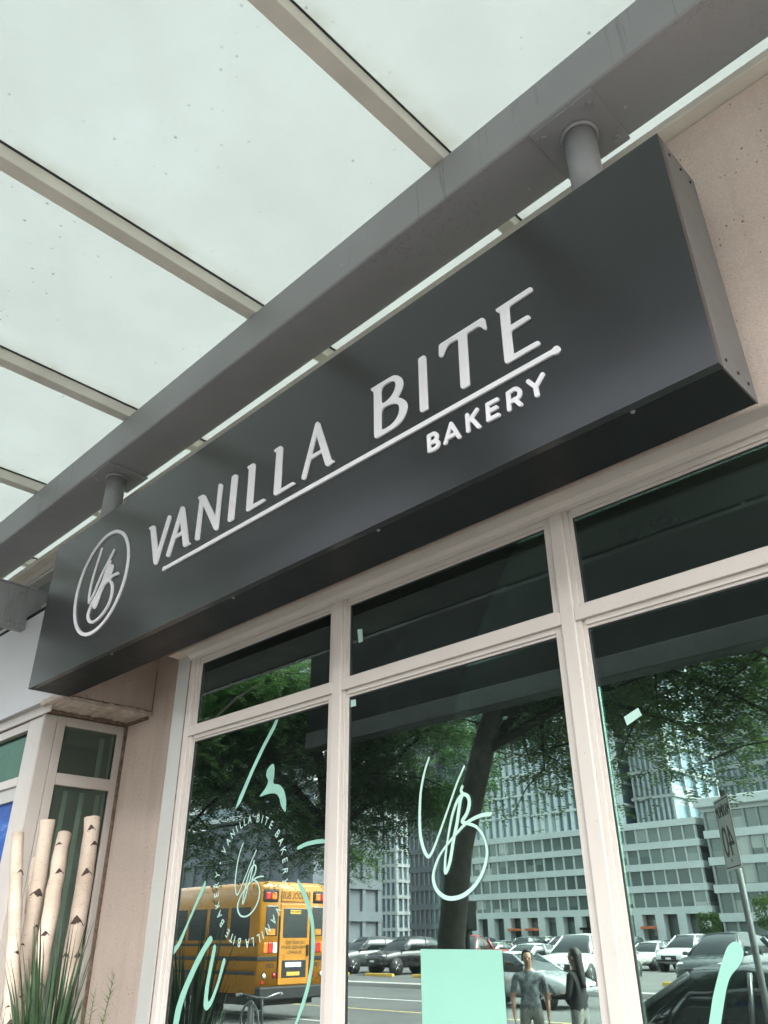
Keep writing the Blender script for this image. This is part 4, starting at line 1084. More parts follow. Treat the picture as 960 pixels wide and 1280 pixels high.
# ================================================================== STREET BEHIND THE CAMERA (seen in the panes)
def tree(name, label, base, trunk_path, trunk_r, centre, rad, n_twigs, seed, mat, droop=0.25, group=None):
    """trunk, limbs and a crown of pinnate sprays spread through its volume"""
    rg = np.random.default_rng(seed); rr_ = random.Random(seed)
    t = thing(name, label, 'tree', base, group=group)
    MB().tube(trunk_path, trunk_r, 14).build('trunk', 'bark', t)
    top = Vector(trunk_path[-1])
    cx, cy, cz = centre; rx, ry, rz_ = rad
    lm = MB(); tw = []
    starts = [Vector(p) for p in trunk_path[len(trunk_path) // 2:]]
    for k in range(17):
        s0 = starts[rr_.randrange(len(starts))]
        a = rr_.uniform(0, 2 * math.pi); el = rr_.uniform(-0.75, 0.8)
        e = Vector((cx + rx * 0.8 * math.cos(a) * math.cos(el), cy + ry * 0.8 * math.sin(a) * math.cos(el), cz + rz_ * 0.8 * math.sin(el)))
        if e.z > 3.2 and e.y > -5.1 and e.x > -9.2: e.y = -5.1 - rr_.uniform(0, 1.4)
        mid = s0.lerp(e, 0.5) + Vector((rr_.uniform(-.3, .3), rr_.uniform(-.3, .0), 0.35))
        pts = [s0, s0.lerp(mid, .5) + Vector((0, 0, .1)), mid, mid.lerp(e, .5) + Vector((0, 0, .08)), e]
        lm.tube(pts, [0.06, 0.05, 0.036, 0.024, 0.010], 7)
        for q in range(9):
            u = rr_.uniform(0.3, 1.0); i = min(3, int(u * 4)); p = pts[i].lerp(pts[i + 1], u * 4 - i)
            d = Vector((rr_.uniform(-1, 1), rr_.uniform(-1, 1), rr_.uniform(-.5, .45))).normalized() * rr_.uniform(.5, 1.5)
            e2 = p + d
            if e2.z > 3.2 and e2.y > -4.95 and e2.x > -9.0: continue
            lm.tube([p, p + d * .5 + Vector((0, 0, .08)), e2], [0.014, 0.009, 0.004], 5)
            tw.append((p, e2))
    lm.build('limbs', 'bark', t)
    # sprays hang along twigs
    V, F = [], []
    per = max(1, n_twigs // len(tw))
    quads = []
    for (p, e2) in tw:
        cl = rg.normal(0, 1, (per, 3)) * np.array([.26, .26, .17])
        for k in range(per):
            u = rg.uniform(0.15, 1.1)
            o = np.array(p) + (np.array(e2) - np.array(p)) * u + cl[k]
            if ((o[0] - cx) / rx) ** 2 + ((o[1] - cy) / ry) ** 2 + ((o[2] - cz) / rz_) ** 2 > 1.15: continue
            if o[1] > -5.0 and o[2] > 3.45 and o[0] > -8.9: continue      # kept clear of the girder
            a = rg.uniform(0, 2 * np.pi)
            d = np.array([np.cos(a), np.sin(a), -droop + rg.uniform(-.25, .25)]); d /= np.linalg.norm(d)
            sd_ = np.cross(d, [0, 0, 1]); sd_ /= np.linalg.norm(sd_)
            L = rg.uniform(.16, .30)
            for i in range(5):
                q = o + d * L * (i + 1) / 5 + np.array([0, 0, -.03 * (i / 5) ** 2])
                ln = .060 * (1 - .08 * i)
                for s in (-1, 1):
                    tip = q + sd_ * s * ln + d * .02 + np.array([0, 0, rg.uniform(-.02, .01)])
                    ww = d * .019
                    quads.append((q, q + (tip - q) * .5 + ww, tip, q + (tip - q) * .5 - ww))
    Q = np.array(quads).reshape(-1, 3) - np.array(base)
    n = len(quads)
    me = bpy.data.meshes.new('crown')
    me.vertices.add(n * 4); me.vertices.foreach_set('co', Q.ravel())
    me.loops.add(n * 4); me.loops.foreach_set('vertex_index', np.arange(n * 4, dtype=np.int32))
    me.polygons.add(n); me.polygons.foreach_set('loop_start', np.arange(0, n * 4, 4, dtype=np.int32)); me.polygons.foreach_set('loop_total', np.full(n, 4, dtype=np.int32))
    me.materials.append(M[mat]); me.update()
    link('crown', me, t, kind='stuff')
    return t
tree('locust_tree', 'tall honey locust with a dark leaning trunk on the pavement opposite the middle pane', (-6.5, -5.0, 0),
     [(-6.55, -5, -0.05), (-6.50, -5, 0.9), (-6.46, -5, 1.7), (-6.27, -5, 2.62), (-6.06, -5, 3.12), (-5.86, -5, 3.63), (-5.66, -5, 4.05), (-5.3, -5.0, 4.9), (-4.9, -5.1, 6.0), (-4.7, -5.2, 7.4)],
     [0.20, 0.165, 0.155, 0.145, 0.14, 0.135, 0.12, 0.10, 0.08, 0.04], (-4.0, -5.2, 4.8), (3.1, 2.5, 3.0), 11500, 3, 'leaf')
tree('street_tree', 'low dense green tree beyond the locust trunk, hanging over the parked bus', (-8.66, -5.3, 0),
     [(-8.66, -5.3, -0.05), (-8.66, -5.3, 1.0), (-8.68, -5.3, 2.0), (-8.8, -5.3, 3.0), (-9.2, -5.3, 4.2), (-9.8, -5.3, 5.4)],
     [0.15, 0.13, 0.12, 0.10, 0.07, 0.04], (-9.8, -5.3, 4.1), (3.5, 2.4, 2.5), 19500, 8, 'leaf_dark', droop=0.4)

tree('street_tree', 'unseen tall tree farther left, added to darken what the sign reflects', (-16.5, -5.6, 0),  # added tree outside the view; its crown darkens the sign's reflection
     [(-16.5, -5.6, -0.05), (-16.5, -5.6, 1.5), (-16.4, -5.6, 3.5), (-16.3, -5.6, 5.5), (-16.4, -5.6, 7.5), (-16.3, -5.6, 9.0)],
     [0.20, 0.17, 0.15, 0.12, 0.08, 0.04], (-16.2, -5.9, 7.5), (5.4, 2.8, 3.6), 22000, 15, 'leaf_dark', droop=0.3)
# ---------------------------------------------------------------- street furniture
t = thing('utility_pole', 'slim dark utility pole with a meter box close by the locust trunk', 'pole', (-6.70, -5.55, 0))
MB().tube([(-6.70, -5.55, 0), (-6.70, -5.55, 2.75)], 0.045, 14).build('shaft', 'dark_steel', t)
MB().box(-6.80, -6.60, -5.65, -5.46, 1.78, 2.10).build('meter_box', 'dark_steel', t, 0.02)
MB().tube([(-6.70, -5.55, 2.75), (-6.70, -5.55, 2.80)], [0.06, 0.03], 14).build('cap', 'dark_steel', t)

t = thing('speed_sign', 'white MAXIMUM 40 speed sign on a steel post beyond the right pane', 'road sign', (-3.41, -5.74, 0), R_(52))
MB().tube([(0, 0, 0), (0, 0, 3.0)], 0.032, 12).build('post', 'galv', t, local=True)
pn = MB().box(-0.27, 0.27, 0.034, 0.040, 2.27, 2.93).build('panel', 'sign_white', t, 0.002, local=True)
bd = MB()
bd.box(-0.25, 0.25, 0.0405, 0.0415, 2.902, 2.912).box(-0.25, 0.25, 0.0405, 0.0415, 2.288, 2.298).box(-0.25, -0.24, 0.0405, 0.0415, 2.298, 2.902).box(0.24, 0.25, 0.0405, 0.0415, 2.298, 2.902)
bd.build('border', 'print_black', t, local=True)
MT = Matrix(((-1, 0, 0, 0), (0, 0, 1, 0.0412), (0, 1, 0, 2.80), (0, 0, 0, 1)))
link('word', text_mesh('word', 'MAXIMUM', 0.125, 'print_black', MT @ Matrix.Diagonal((0.88, 1.25, 1, 1))), t)
MT = Matrix(((-1, 0, 0, 0), (0, 0, 1, 0.0412), (0, 1, 0, 2.51), (0, 0, 0, 1)))
link('number', text_mesh('number', '40', 0.40, 'print_black', MT), t)
for z in (2.35, 2.86):
    MB().tube([(0, 0.0405, z), (0, 0.047, z)], 0.014, 8).build('bolt', 'galv', t, local=True)

# ---------------------------------------------------------------- school bus (rear towards +X, side towards the shop)
bus = thing('school_bus', 'yellow school bus seen from behind, mirrored in the left pane', 'bus', (-18.8, -12.9, -0.13))
BL_, BW = 11.0, 1.22
def sec(x, zb, zt, w_, rnd_):
    pts = []
    pts += [(-w_, zb), (-w_, zt - rnd_)]
    for k in range(1, 6):
        a = math.pi - k * math.pi / 2 / 5
        pts.append((-w_ + rnd_ + rnd_ * math.cos(a), zt - rnd_ * 0.55 + rnd_ * 0.55 * math.sin(a)))
    for k in range(0, 5):
        a = math.pi / 2 - k * math.pi / 2 / 5
        pts.append((w_ - rnd_ + rnd_ * math.cos(a), zt - rnd_ * 0.55 + rnd_ * 0.55 * math.sin(a)))
    pts += [(w_, zt - rnd_), (w_, zb)]
    return [(x, y, z) for y, z in pts]
mb = MB(); mb.loft([sec(-BL_, 0.62, 3.24, BW, 0.34), sec(-0.25, 0.62, 3.26, BW, 0.34), sec(-0.08, 0.62, 3.24, BW - 0.01, 0.34), sec(0.0, 0.62, 3.17, BW - 0.05, 0.32)], smooth=True)
body = mb.build('body', 'bus_yellow', bus, local=True)
def bpart(name, mat, *bx, bevel=0.0, parent=None):
    return MB().box(*bx).build(name, mat, parent or bus, bevel, local=True)
SYD = BW           # shop side (+Y)
# side windows
for i in range(10):
    x1 = -0.42 - i * 1.02
    bpart('side_window', 'car_glass', x1 - 0.86, x1, SYD - 0.01, SYD + 0.008, 1.84, 2.62)
    bpart('window_bar', 'black', x1 - 0.86, x1, SYD + 0.0082, SYD + 0.016, 2.20, 2.225)
for z, h_ in ((1.70, 0.06), (1.36, 0.09), (1.04, 0.08)):
    bpart('rub_rail', 'black', -BL_ + 0.1, -0.05, SYD - 0.005, SYD + 0.028, z, z + h_, bevel=0.01)
    bpart('rub_rail', 'black', -BL_ + 0.1, -0.05, -SYD - 0.028, -SYD + 0.005, z, z + h_, bevel=0.01)
bpart('rub_rail', 'black', -0.06, 0.03, SYD - 0.62, SYD + 0.027, 1.355, 1.455, bevel=0.012)
bpart('rub_rail', 'black', -0.06, 0.03, -SYD - 0.027, -SYD + 0.62, 1.355, 1.455, bevel=0.012)
# rear: lamp hoods, sign board, windows, door
for s in (1, -1):
    ya, yb = sorted((s * (SYD - 0.06), s * (SYD - 0.62)))
    bpart('lamp_hood', 'black', -0.10, 0.025, ya, yb, 2.72, 3.06, bevel=0.06)
    for k, mt in enumerate(('red_lamp', 'amber_lamp')):
        c = s * (SYD - 0.24 - 0.20 * k)
        bpart('warning_lamp', mt, 0.0, 0.045, c - 0.085, c + 0.085, 2.80, 2.98, bevel=0.02)
    ya, yb = sorted((s * (SYD - 0.20), s * (SYD - 0.62)))
    bpart('rear_window', 'car_glass', -0.05, 0.012, ya, yb, 1.92, 2.66, bevel=0.03)
    fr_ = MB()
    fr_.ring((0.012, (ya + yb) / 2, 2.29), (1, 0, 0), 0.001, 0.001, 4, 4)
    bpart('window_sticker', 'bus_yellow', 0.0125, 0.016, (ya + yb) / 2 - 0.13, (ya + yb) / 2 + 0.15, 1.95, 2.10)
    for k, mt in enumerate(('amber_lamp', 'red_lamp', 'white_lamp')):
        c = s * (SYD - 0.24 - 0.155 * k)
        bpart('tail_lamp', mt, -0.02, 0.03, c - 0.07, c + 0.07, 1.53, 1.78, bevel=0.02)
    for k, mt in enumerate(('white_lamp', 'red_lamp')):
        c = s * (SYD - 0.24 - 0.34 * k)
        MB().tube([(-0.02, c, 1.02), (0.022, c, 1.02)], 0.062, 20).build('round_lamp', mt, bus, local=True)
        MB().ring((0.018, c, 1.02), (1, 0, 0), 0.066, 0.010, 20, 6).build('lamp_rim', 'black', bus, local=True)
    bpart('reflector', 'red_lamp', 0.0, 0.02, s * (SYD - 0.2) - 0.04, s * (SYD - 0.2) + 0.04, 0.84, 0.90)
    c = s * (SYD - 0.42)
    link('fleet_number', text_mesh('fleet_number', '1305', 0.14, 'print_black', Matrix(((0, 0, 1, 0.004), (1, 0, 0, c), (0, 1, 0, 1.24), (0, 0, 0, 1)))), bus)
bpart('sign_board', 'bus_yellow', -0.05, 0.035, -0.52, 0.52, 2.76, 3.04, bevel=0.01)
link('words', text_mesh('words', 'SCHOOL BUS', 0.205, 'print_black', Matrix(((0, 0, 1, 0.0365), (1, 0, 0, 0), (0, 1, 0, 2.90), (0, 0, 0, 1))) @ Matrix.Diagonal((0.80, 1.15, 1, 1))), bus)
dr = bpart('rear_door', 'bus_yellow', -0.03, 0.022, -0.52, 0.52, 0.80, 2.70, bevel=0.012)
bpart('door_window', 'car_glass', 0.0, 0.028, -0.43, 0.43, 1.88, 2.60, bevel=0.02, parent=dr)
bpart('lower_window', 'black', 0.0, 0.027, -0.42, 0.42, 0.95, 1.36, bevel=0.02, parent=dr)
bpart('plate_holder', 'sign_white', 0.0275, 0.032, -0.24, 0.30, 1.20, 1.31, parent=dr)
bpart('yellow_plate', 'yellow', 0.0275, 0.032, -0.20, 0.24, 1.00, 1.09, parent=dr)
bpart('exit_label', 'yellow', 0.0285, 0.031, -0.18, 0.20, 2.46, 2.56, parent=dr)
bpart('handle', 'black', 0.022, 0.06, -0.47, -0.42, 1.45, 1.72, parent=dr)
for s in (-1, 1):
    bpart('door_hinge', 'black', 0.0, 0.034, s * 0.545 - 0.012, s * 0.545 + 0.012, 0.95, 2.4)
for k, ln in enumerate(('DO NOT PASS', 'WHEN RED LIGHTS', 'FLASHING')):
    link('door_text', text_mesh('door_text', ln, 0.105, 'print_black', Matrix(((0, 0, 1, 0.0235), (1, 0, 0, 0), (0, 1, 0, 1.77 - 0.115 * k), (0, 0, 0, 1)))), dr)
link('exit_text', text_mesh('exit_text', 'EMERGENCY DOOR', 0.045, 'print_black', Matrix(((0, 0, 1, 0.032), (1, 0, 0, 0.01), (0, 1, 0, 2.51), (0, 0, 0, 1)))), dr)
bpart('bumper', 'black', -0.02, 0.20, -SYD - 0.02, SYD + 0.02, 0.48, 0.78, bevel=0.04)
bpart('chassis', 'black', -BL_ + 0.2, -0.25, -0.9, 0.9, 0.34, 0.62)
bpart('mud_flap', 'black', -2.3, -2.28, 0.55, 1.15, 0.12, 0.62)
for x in (-2.9, -8.9):
    for s in (1, -1):
        wl = MB(); wl.ring((x, s * (SYD - 0.20), 0.49), (0, 1, 0), 0.36, 0.13, 32, 10)
        wo_ = wl.build('wheel', 'black', bus, local=True)
        MB().tube([(x, s * (SYD - 0.28), 0.49), (x, s * (SYD - 0.12), 0.49)], [0.26, 0.22], 24).build('rim', 'sign_white', wo_, local=True)
bpart('wheel_arch', 'black', -3.45, -2.35, SYD - 0.006, SYD + 0.006, 0.50, 1.03)

# ---------------------------------------------------------------- bicycle leaning on a post ring
bi = thing('bicycle', 'grey bicycle with upright handlebar parked in front of the bus', 'bicycle', (-10.75, -5.62, 0), R_(24))
WR = 0.34
for x in (-0.52, 0.52):
    wl = MB().ring((x, 0, WR), (0, 1, 0), WR - 0.02, 0.020, 36, 8).build('wheel', 'black', bi, local=True)
    MB().ring((x, 0, WR), (0, 1, 0), WR - 0.045, 0.010, 36, 6).build('rim', 'chrome', wl, local=True)
    sp_ = MB()
    for k in range(14):
        a = 2 * math.pi * k / 14
        sp_.tube([(x, 0.012 * (-1) ** k, WR), (x + (WR - 0.05) * math.cos(a), 0, WR + (WR - 0.05) * math.sin(a))], 0.0022, 4)
    sp_.build('spokes', 'chrome', wl, local=True)
fb = MB()
bb, st, hd, rr0 = (-0.06, 0, 0.30), (-0.20, 0, 0.82), (0.36, 0, 0.80), (-0.52, 0, WR)
hb = (0.40, 0, 0.66)
for a, b in ((bb, st), (bb, hb), (st, hd)):
    fb.tube([a, b], 0.017, 10)
for s in (-0.05, 0.05):
    fb.tube([(bb[0], s * .5, bb[2]), (rr0[0], s, rr0[2])], 0.010, 8); fb.tube([st, (rr0[0], s, rr0[2])], 0.009, 8)
    fb.tube([(0.41, s, 0.62), (0.52, s, WR)], 0.012, 8)
fb.tube([hb, (0.34, 0, 0.88), (0.33, 0, 0.98)], 0.018, 10)
fb.build('frame', 'galv', bi, local=True)
MB().tube([(0.20, -0.31, 1.02), (0.27, -0.25, 1.03), (0.34, -0.06, 0.985), (0.34, 0.06, 0.985), (0.27, 0.25, 1.03), (0.20, 0.31, 1.02)], 0.013, 10).build('handlebar', 'chrome', bi, local=True)
for s in (-1, 1):
    MB().tube([(0.15, s * 0.33, 1.015), (0.23, s * 0.29, 1.027)], 0.019, 10).build('grip', 'sign_white', bi, local=True)
MB().tube([st, (-0.225, 0, 0.93)], 0.013, 8).build('seat_post', 'chrome', bi, local=True)
sdl = MB(); sdl.loft([[(x, w_ * math.cos(a), 0.945 + h_ + 0.025 * math.sin(a)) for a in [2 * math.pi * k / 10 for k in range(10)]] for x, w_, h_ in ((-0.36, 0.05, 0.005), (-0.34, 0.085, 0.01), (-0.26, 0.07, 0.005), (-0.14, 0.028, 0.0), (-0.09, 0.016, -0.004))])
sdl.build('saddle', 'black', bi, local=True)
MB().ring(bb, (0, 1, 0), 0.085, 0.006, 20, 6).build('crank', 'chrome', bi, local=True)
ps = thing('bike_post', 'short ring-and-post bicycle stand beside the grey bicycle', 'bike stand', (-10.55, -5.36, 0))
MB().tube([(-10.55, -5.36, 0), (-10.55, -5.36, 0.95)], 0.03, 12).build('post', 'galv', ps)
MB().ring((-10.55, -5.36, 0.72), (0, 1, 0), 0.20, 0.016, 28, 8).build('ring', 'galv', ps)

# ---------------------------------------------------------------- people
def person(label, loc, rz, H, joints_fn, shirt, trousers, hair, hair_kind, seed=1):
    t = thing('person', label, 'person', loc, rz)
    k = H / 1.70
    J, E = joints_fn()
    me = bpy.data.meshes.new('body')
    names = list(J)
    me.from_pydata([tuple(Vector(J[n_][0]) * k) for n_ in names], [(names.index(a), names.index(b)) for a, b in E], [])
    ob = bpy.data.objects.new('tmp_body', me); COL.objects.link(ob)
    md = ob.modifiers.new('skin', 'SKIN'); md.use_smooth_shade = True
    if not me.skin_vertices: me.skin_vertices.new()
    for n_, sv in zip(names, me.skin_vertices[0].data):
        r = J[n_][1]
        sv.radius = (r[0] * k, r[1] * k) if isinstance(r, tuple) else (r * k, r * k)
        sv.use_root = (n_ == 'pelvis')
    s2 = ob.modifiers.new('sub', 'SUBSURF'); s2.levels = 2; s2.render_levels = 2
    dg = bpy.context.evaluated_depsgraph_get()
    m2 = bpy.data.meshes.new_from_object(ob.evaluated_get(dg))
    bpy.data.objects.remove(ob)
    m2.materials.clear()
    for mt in (M['skin'], shirt, trousers, M['black']): m2.materials.append(mt)
    sl = J['_sleeve'][2] if False else None
    for p in m2.polygons:
        c = p.center / k
        inarm = abs(c.x) > 0.20
        if c.z < 0.09: mi = 3
        elif c.z < 0.93 and not (abs(c.x) > 0.185): mi = 2
        elif c.z < 1.40 and not inarm and c.z >= 0.90: mi = 1
        elif inarm and c.z > SLEEVE: mi = 1
        else: mi = 0
        if not inarm and 1.36 < c.z < 1.42: mi = 1
        p.material_index = mi
    m2.name = 'body'
    link('body', m2, t)
    # face
    hz, hy = 1.585 * k, 0.0
    for s in (-1, 1):
        MB().tube([(s * 0.031 * k, 0.086 * k, hz), (s * 0.031 * k, 0.094 * k, hz)], 0.010 * k, 8).build('eye', 'print_black', t, local=True)
        MB().loft([[(s * (0.076 + 0.012 * q) * k, (-0.01 + 0.018 * math.cos(a)) * k, hz - 0.015 * k + 0.03 * k * math.sin(a)) for a in [2 * math.pi * i / 8 for i in range(8)]] for q in (0, 1)]).build('ear', 'skin', t, local=True)
    MB().loft([[(w_ * math.cos(a) * k, (y + 0.5 * w_ * math.sin(a)) * k, (z) * k) for a in [2 * math.pi * i / 8 for i in range(8)]] for w_, y, z in ((0.006, 0.088, 1.592), (0.011, 0.098, 1.565), (0.016, 0.103, 1.55), (0.004, 0.09, 1.54))]).build('nose', 'skin', t, local=True)
    MB().tube([(-0.024 * k, 0.086 * k, 1.512 * k), (0, 0.092 * k, 1.512 * k), (0.024 * k, 0.086 * k, 1.512 * k)], 0.006 * k, 6).build('mouth', 'lips', t, local=True)
    # hair: a cap of irregular shell, longer behind for long hair
    hb_ = MB(); secs = []
    for i in range(11):
        u = i / 10
        el = math.pi / 2 * (1 - u * (1.25 if hair_kind == 'short' else 1.35))
        secs.append([((0.089 * math.cos(el)) * math.cos(a) * k, (-0.012 + 0.106 * math.cos(el) * math.sin(a)) * k if not (math.sin(a) > 0.25 and el < 0.62) else (0.058 * math.sin(a) - 0.012) * k,
                      (1.60 + 0.118 * math.sin(el) + 0.003 * math.sin(5 * a + i)) * k) for a in [2 * math.pi * q / 20 for q in range(20)]])
    hb_.loft(secs)
    if hair_kind == 'long':
        secs = []
        for i in range(9):
            u = i / 8; z = 1.66 - 0.46 * u
            wv_ = 0.082 + 0.018 * math.sin(math.pi * u) - 0.035 * u
            secs.append([(wv_ * math.cos(a) * (1 + .06 * math.sin(6 * a + 3 * i)) * k, (-0.055 - 0.035 * u + 0.055 * math.sin(a)) * k, z * k) for a in [2 * math.pi * q / 18 for q in range(18)]])
        hb_.loft(secs)
    hb_.build('hair', hair, t, local=True)
    # fingers
    for hand in ('hand_l', 'hand_r'):
        h0, w0 = Vector(J[hand][0]) * k, Vector(J['wrist' + hand[-2:]][0]) * k
        d = (h0 - w0).normalized(); side = d.cross(Vector((0, 1, 0.2))).normalized(); fw = side.cross(d).normalized()
        fg = MB()
        for q, L in zip((-1.5, -0.5, 0.5, 1.5), (0.062, 0.072, 0.068, 0.052)):
            b0 = h0 + fw * q * 0.018 * k
            fg.tube([b0, b0 + d * L * .5 * k, b0 + (d * L * .95 + side * .012) * k], [0.009 * k, 0.0085 * k, 0.006 * k], 7)
        b0 = h0 - d * 0.03 * k + fw * 0.03 * k
        fg.tube([b0, b0 + (d * .03 + fw * .022) * k, b0 + (d * .055 + fw * .026) * k], [0.011 * k, 0.009 * k, 0.007 * k], 7)
        fg.build('fingers', 'skin', t, local=True)
    return t
def pose(arms):
    J = {'pelvis': ((0, 0, 0.95), (0.155, 0.10)), 'waist': ((0, 0, 1.08), (0.14, 0.095)), 'chest': ((0, 0.01, 1.27), (0.165, 0.11)), 'neckb': ((0, -0.005, 1.41), (0.075, 0.06)),
         'neck': ((0, 0.0, 1.46), 0.052), 'chin': ((0, 0.03, 1.53), (0.060, 0.066)), 'head': ((0, 0.012, 1.60), (0.078, 0.095)), 'crown': ((0, 0.0, 1.675), (0.05, 0.06))}
    E = [('pelvis', 'waist'), ('waist', 'chest'), ('chest', 'neckb'), ('neckb', 'neck'), ('neck', 'chin'), ('chin', 'head'), ('head', 'crown')]
    for s, n_ in ((1, 'l'), (-1, 'r')):
        J['hip_' + n_] = ((s * 0.10, 0, 0.86), 0.092); J['knee_' + n_] = ((s * 0.11, 0.02, 0.48), 0.06); J['ankle_' + n_] = ((s * 0.115, -0.01, 0.09), 0.042)
        J['toe_' + n_] = ((s * 0.125, 0.15, 0.035), (0.04, 0.03))
        E += [('pelvis', 'hip_' + n_), ('hip_' + n_, 'knee_' + n_), ('knee_' + n_, 'ankle_' + n_), ('ankle_' + n_, 'toe_' + n_)]
        sh, el, wr, hd_ = arms[n_]
        J['sh_' + n_] = (sh, 0.062); J['el_' + n_] = (el, 0.044); J['wrist_' + n_] = (wr, 0.028); J['hand_' + n_] = (hd_, (0.042, 0.022))
        E += [('chest', 'sh_' + n_), ('sh_' + n_, 'el_' + n_), ('el_' + n_, 'wrist_' + n_), ('wrist_' + n_, 'hand_' + n_)]
    return J, E
SLEEVE = 1.14
man = person('man in a grey patterned T-shirt facing the shop, reflected in the middle pane', (-8.05, -8.6, -0.13), R_(-38), 1.68,
       lambda: pose({'l': ((0.20, 0, 1.355), (0.255, -0.02, 1.09), (0.25, 0.05, 0.86), (0.245, 0.07, 0.79)), 'r': ((-0.20, 0, 1.355), (-0.26, -0.02, 1.09), (-0.25, 0.05, 0.86), (-0.245, 0.07, 0.79))}),
       M['print_cloth'], M['grey_cloth'], 'hair_dark', 'short')
SLEEVE = 0.95
wom = person('woman with long dark hair in a black top and grey trousers, seen in profile', (-7.32, -8.75, -0.13), R_(84), 1.70,
       lambda: pose({'l': ((0.175, 0, 1.35), (0.225, 0.04, 1.10), (0.205, 0.26, 1.08), (0.20, 0.33, 1.10)), 'r': ((-0.175, 0, 1.35), (-0.225, 0.04, 1.10), (-0.205, 0.25, 1.06), (-0.20, 0.32, 1.08))}),
       M['black_cloth'], M['grey_cloth'], 'hair_dark', 'long')

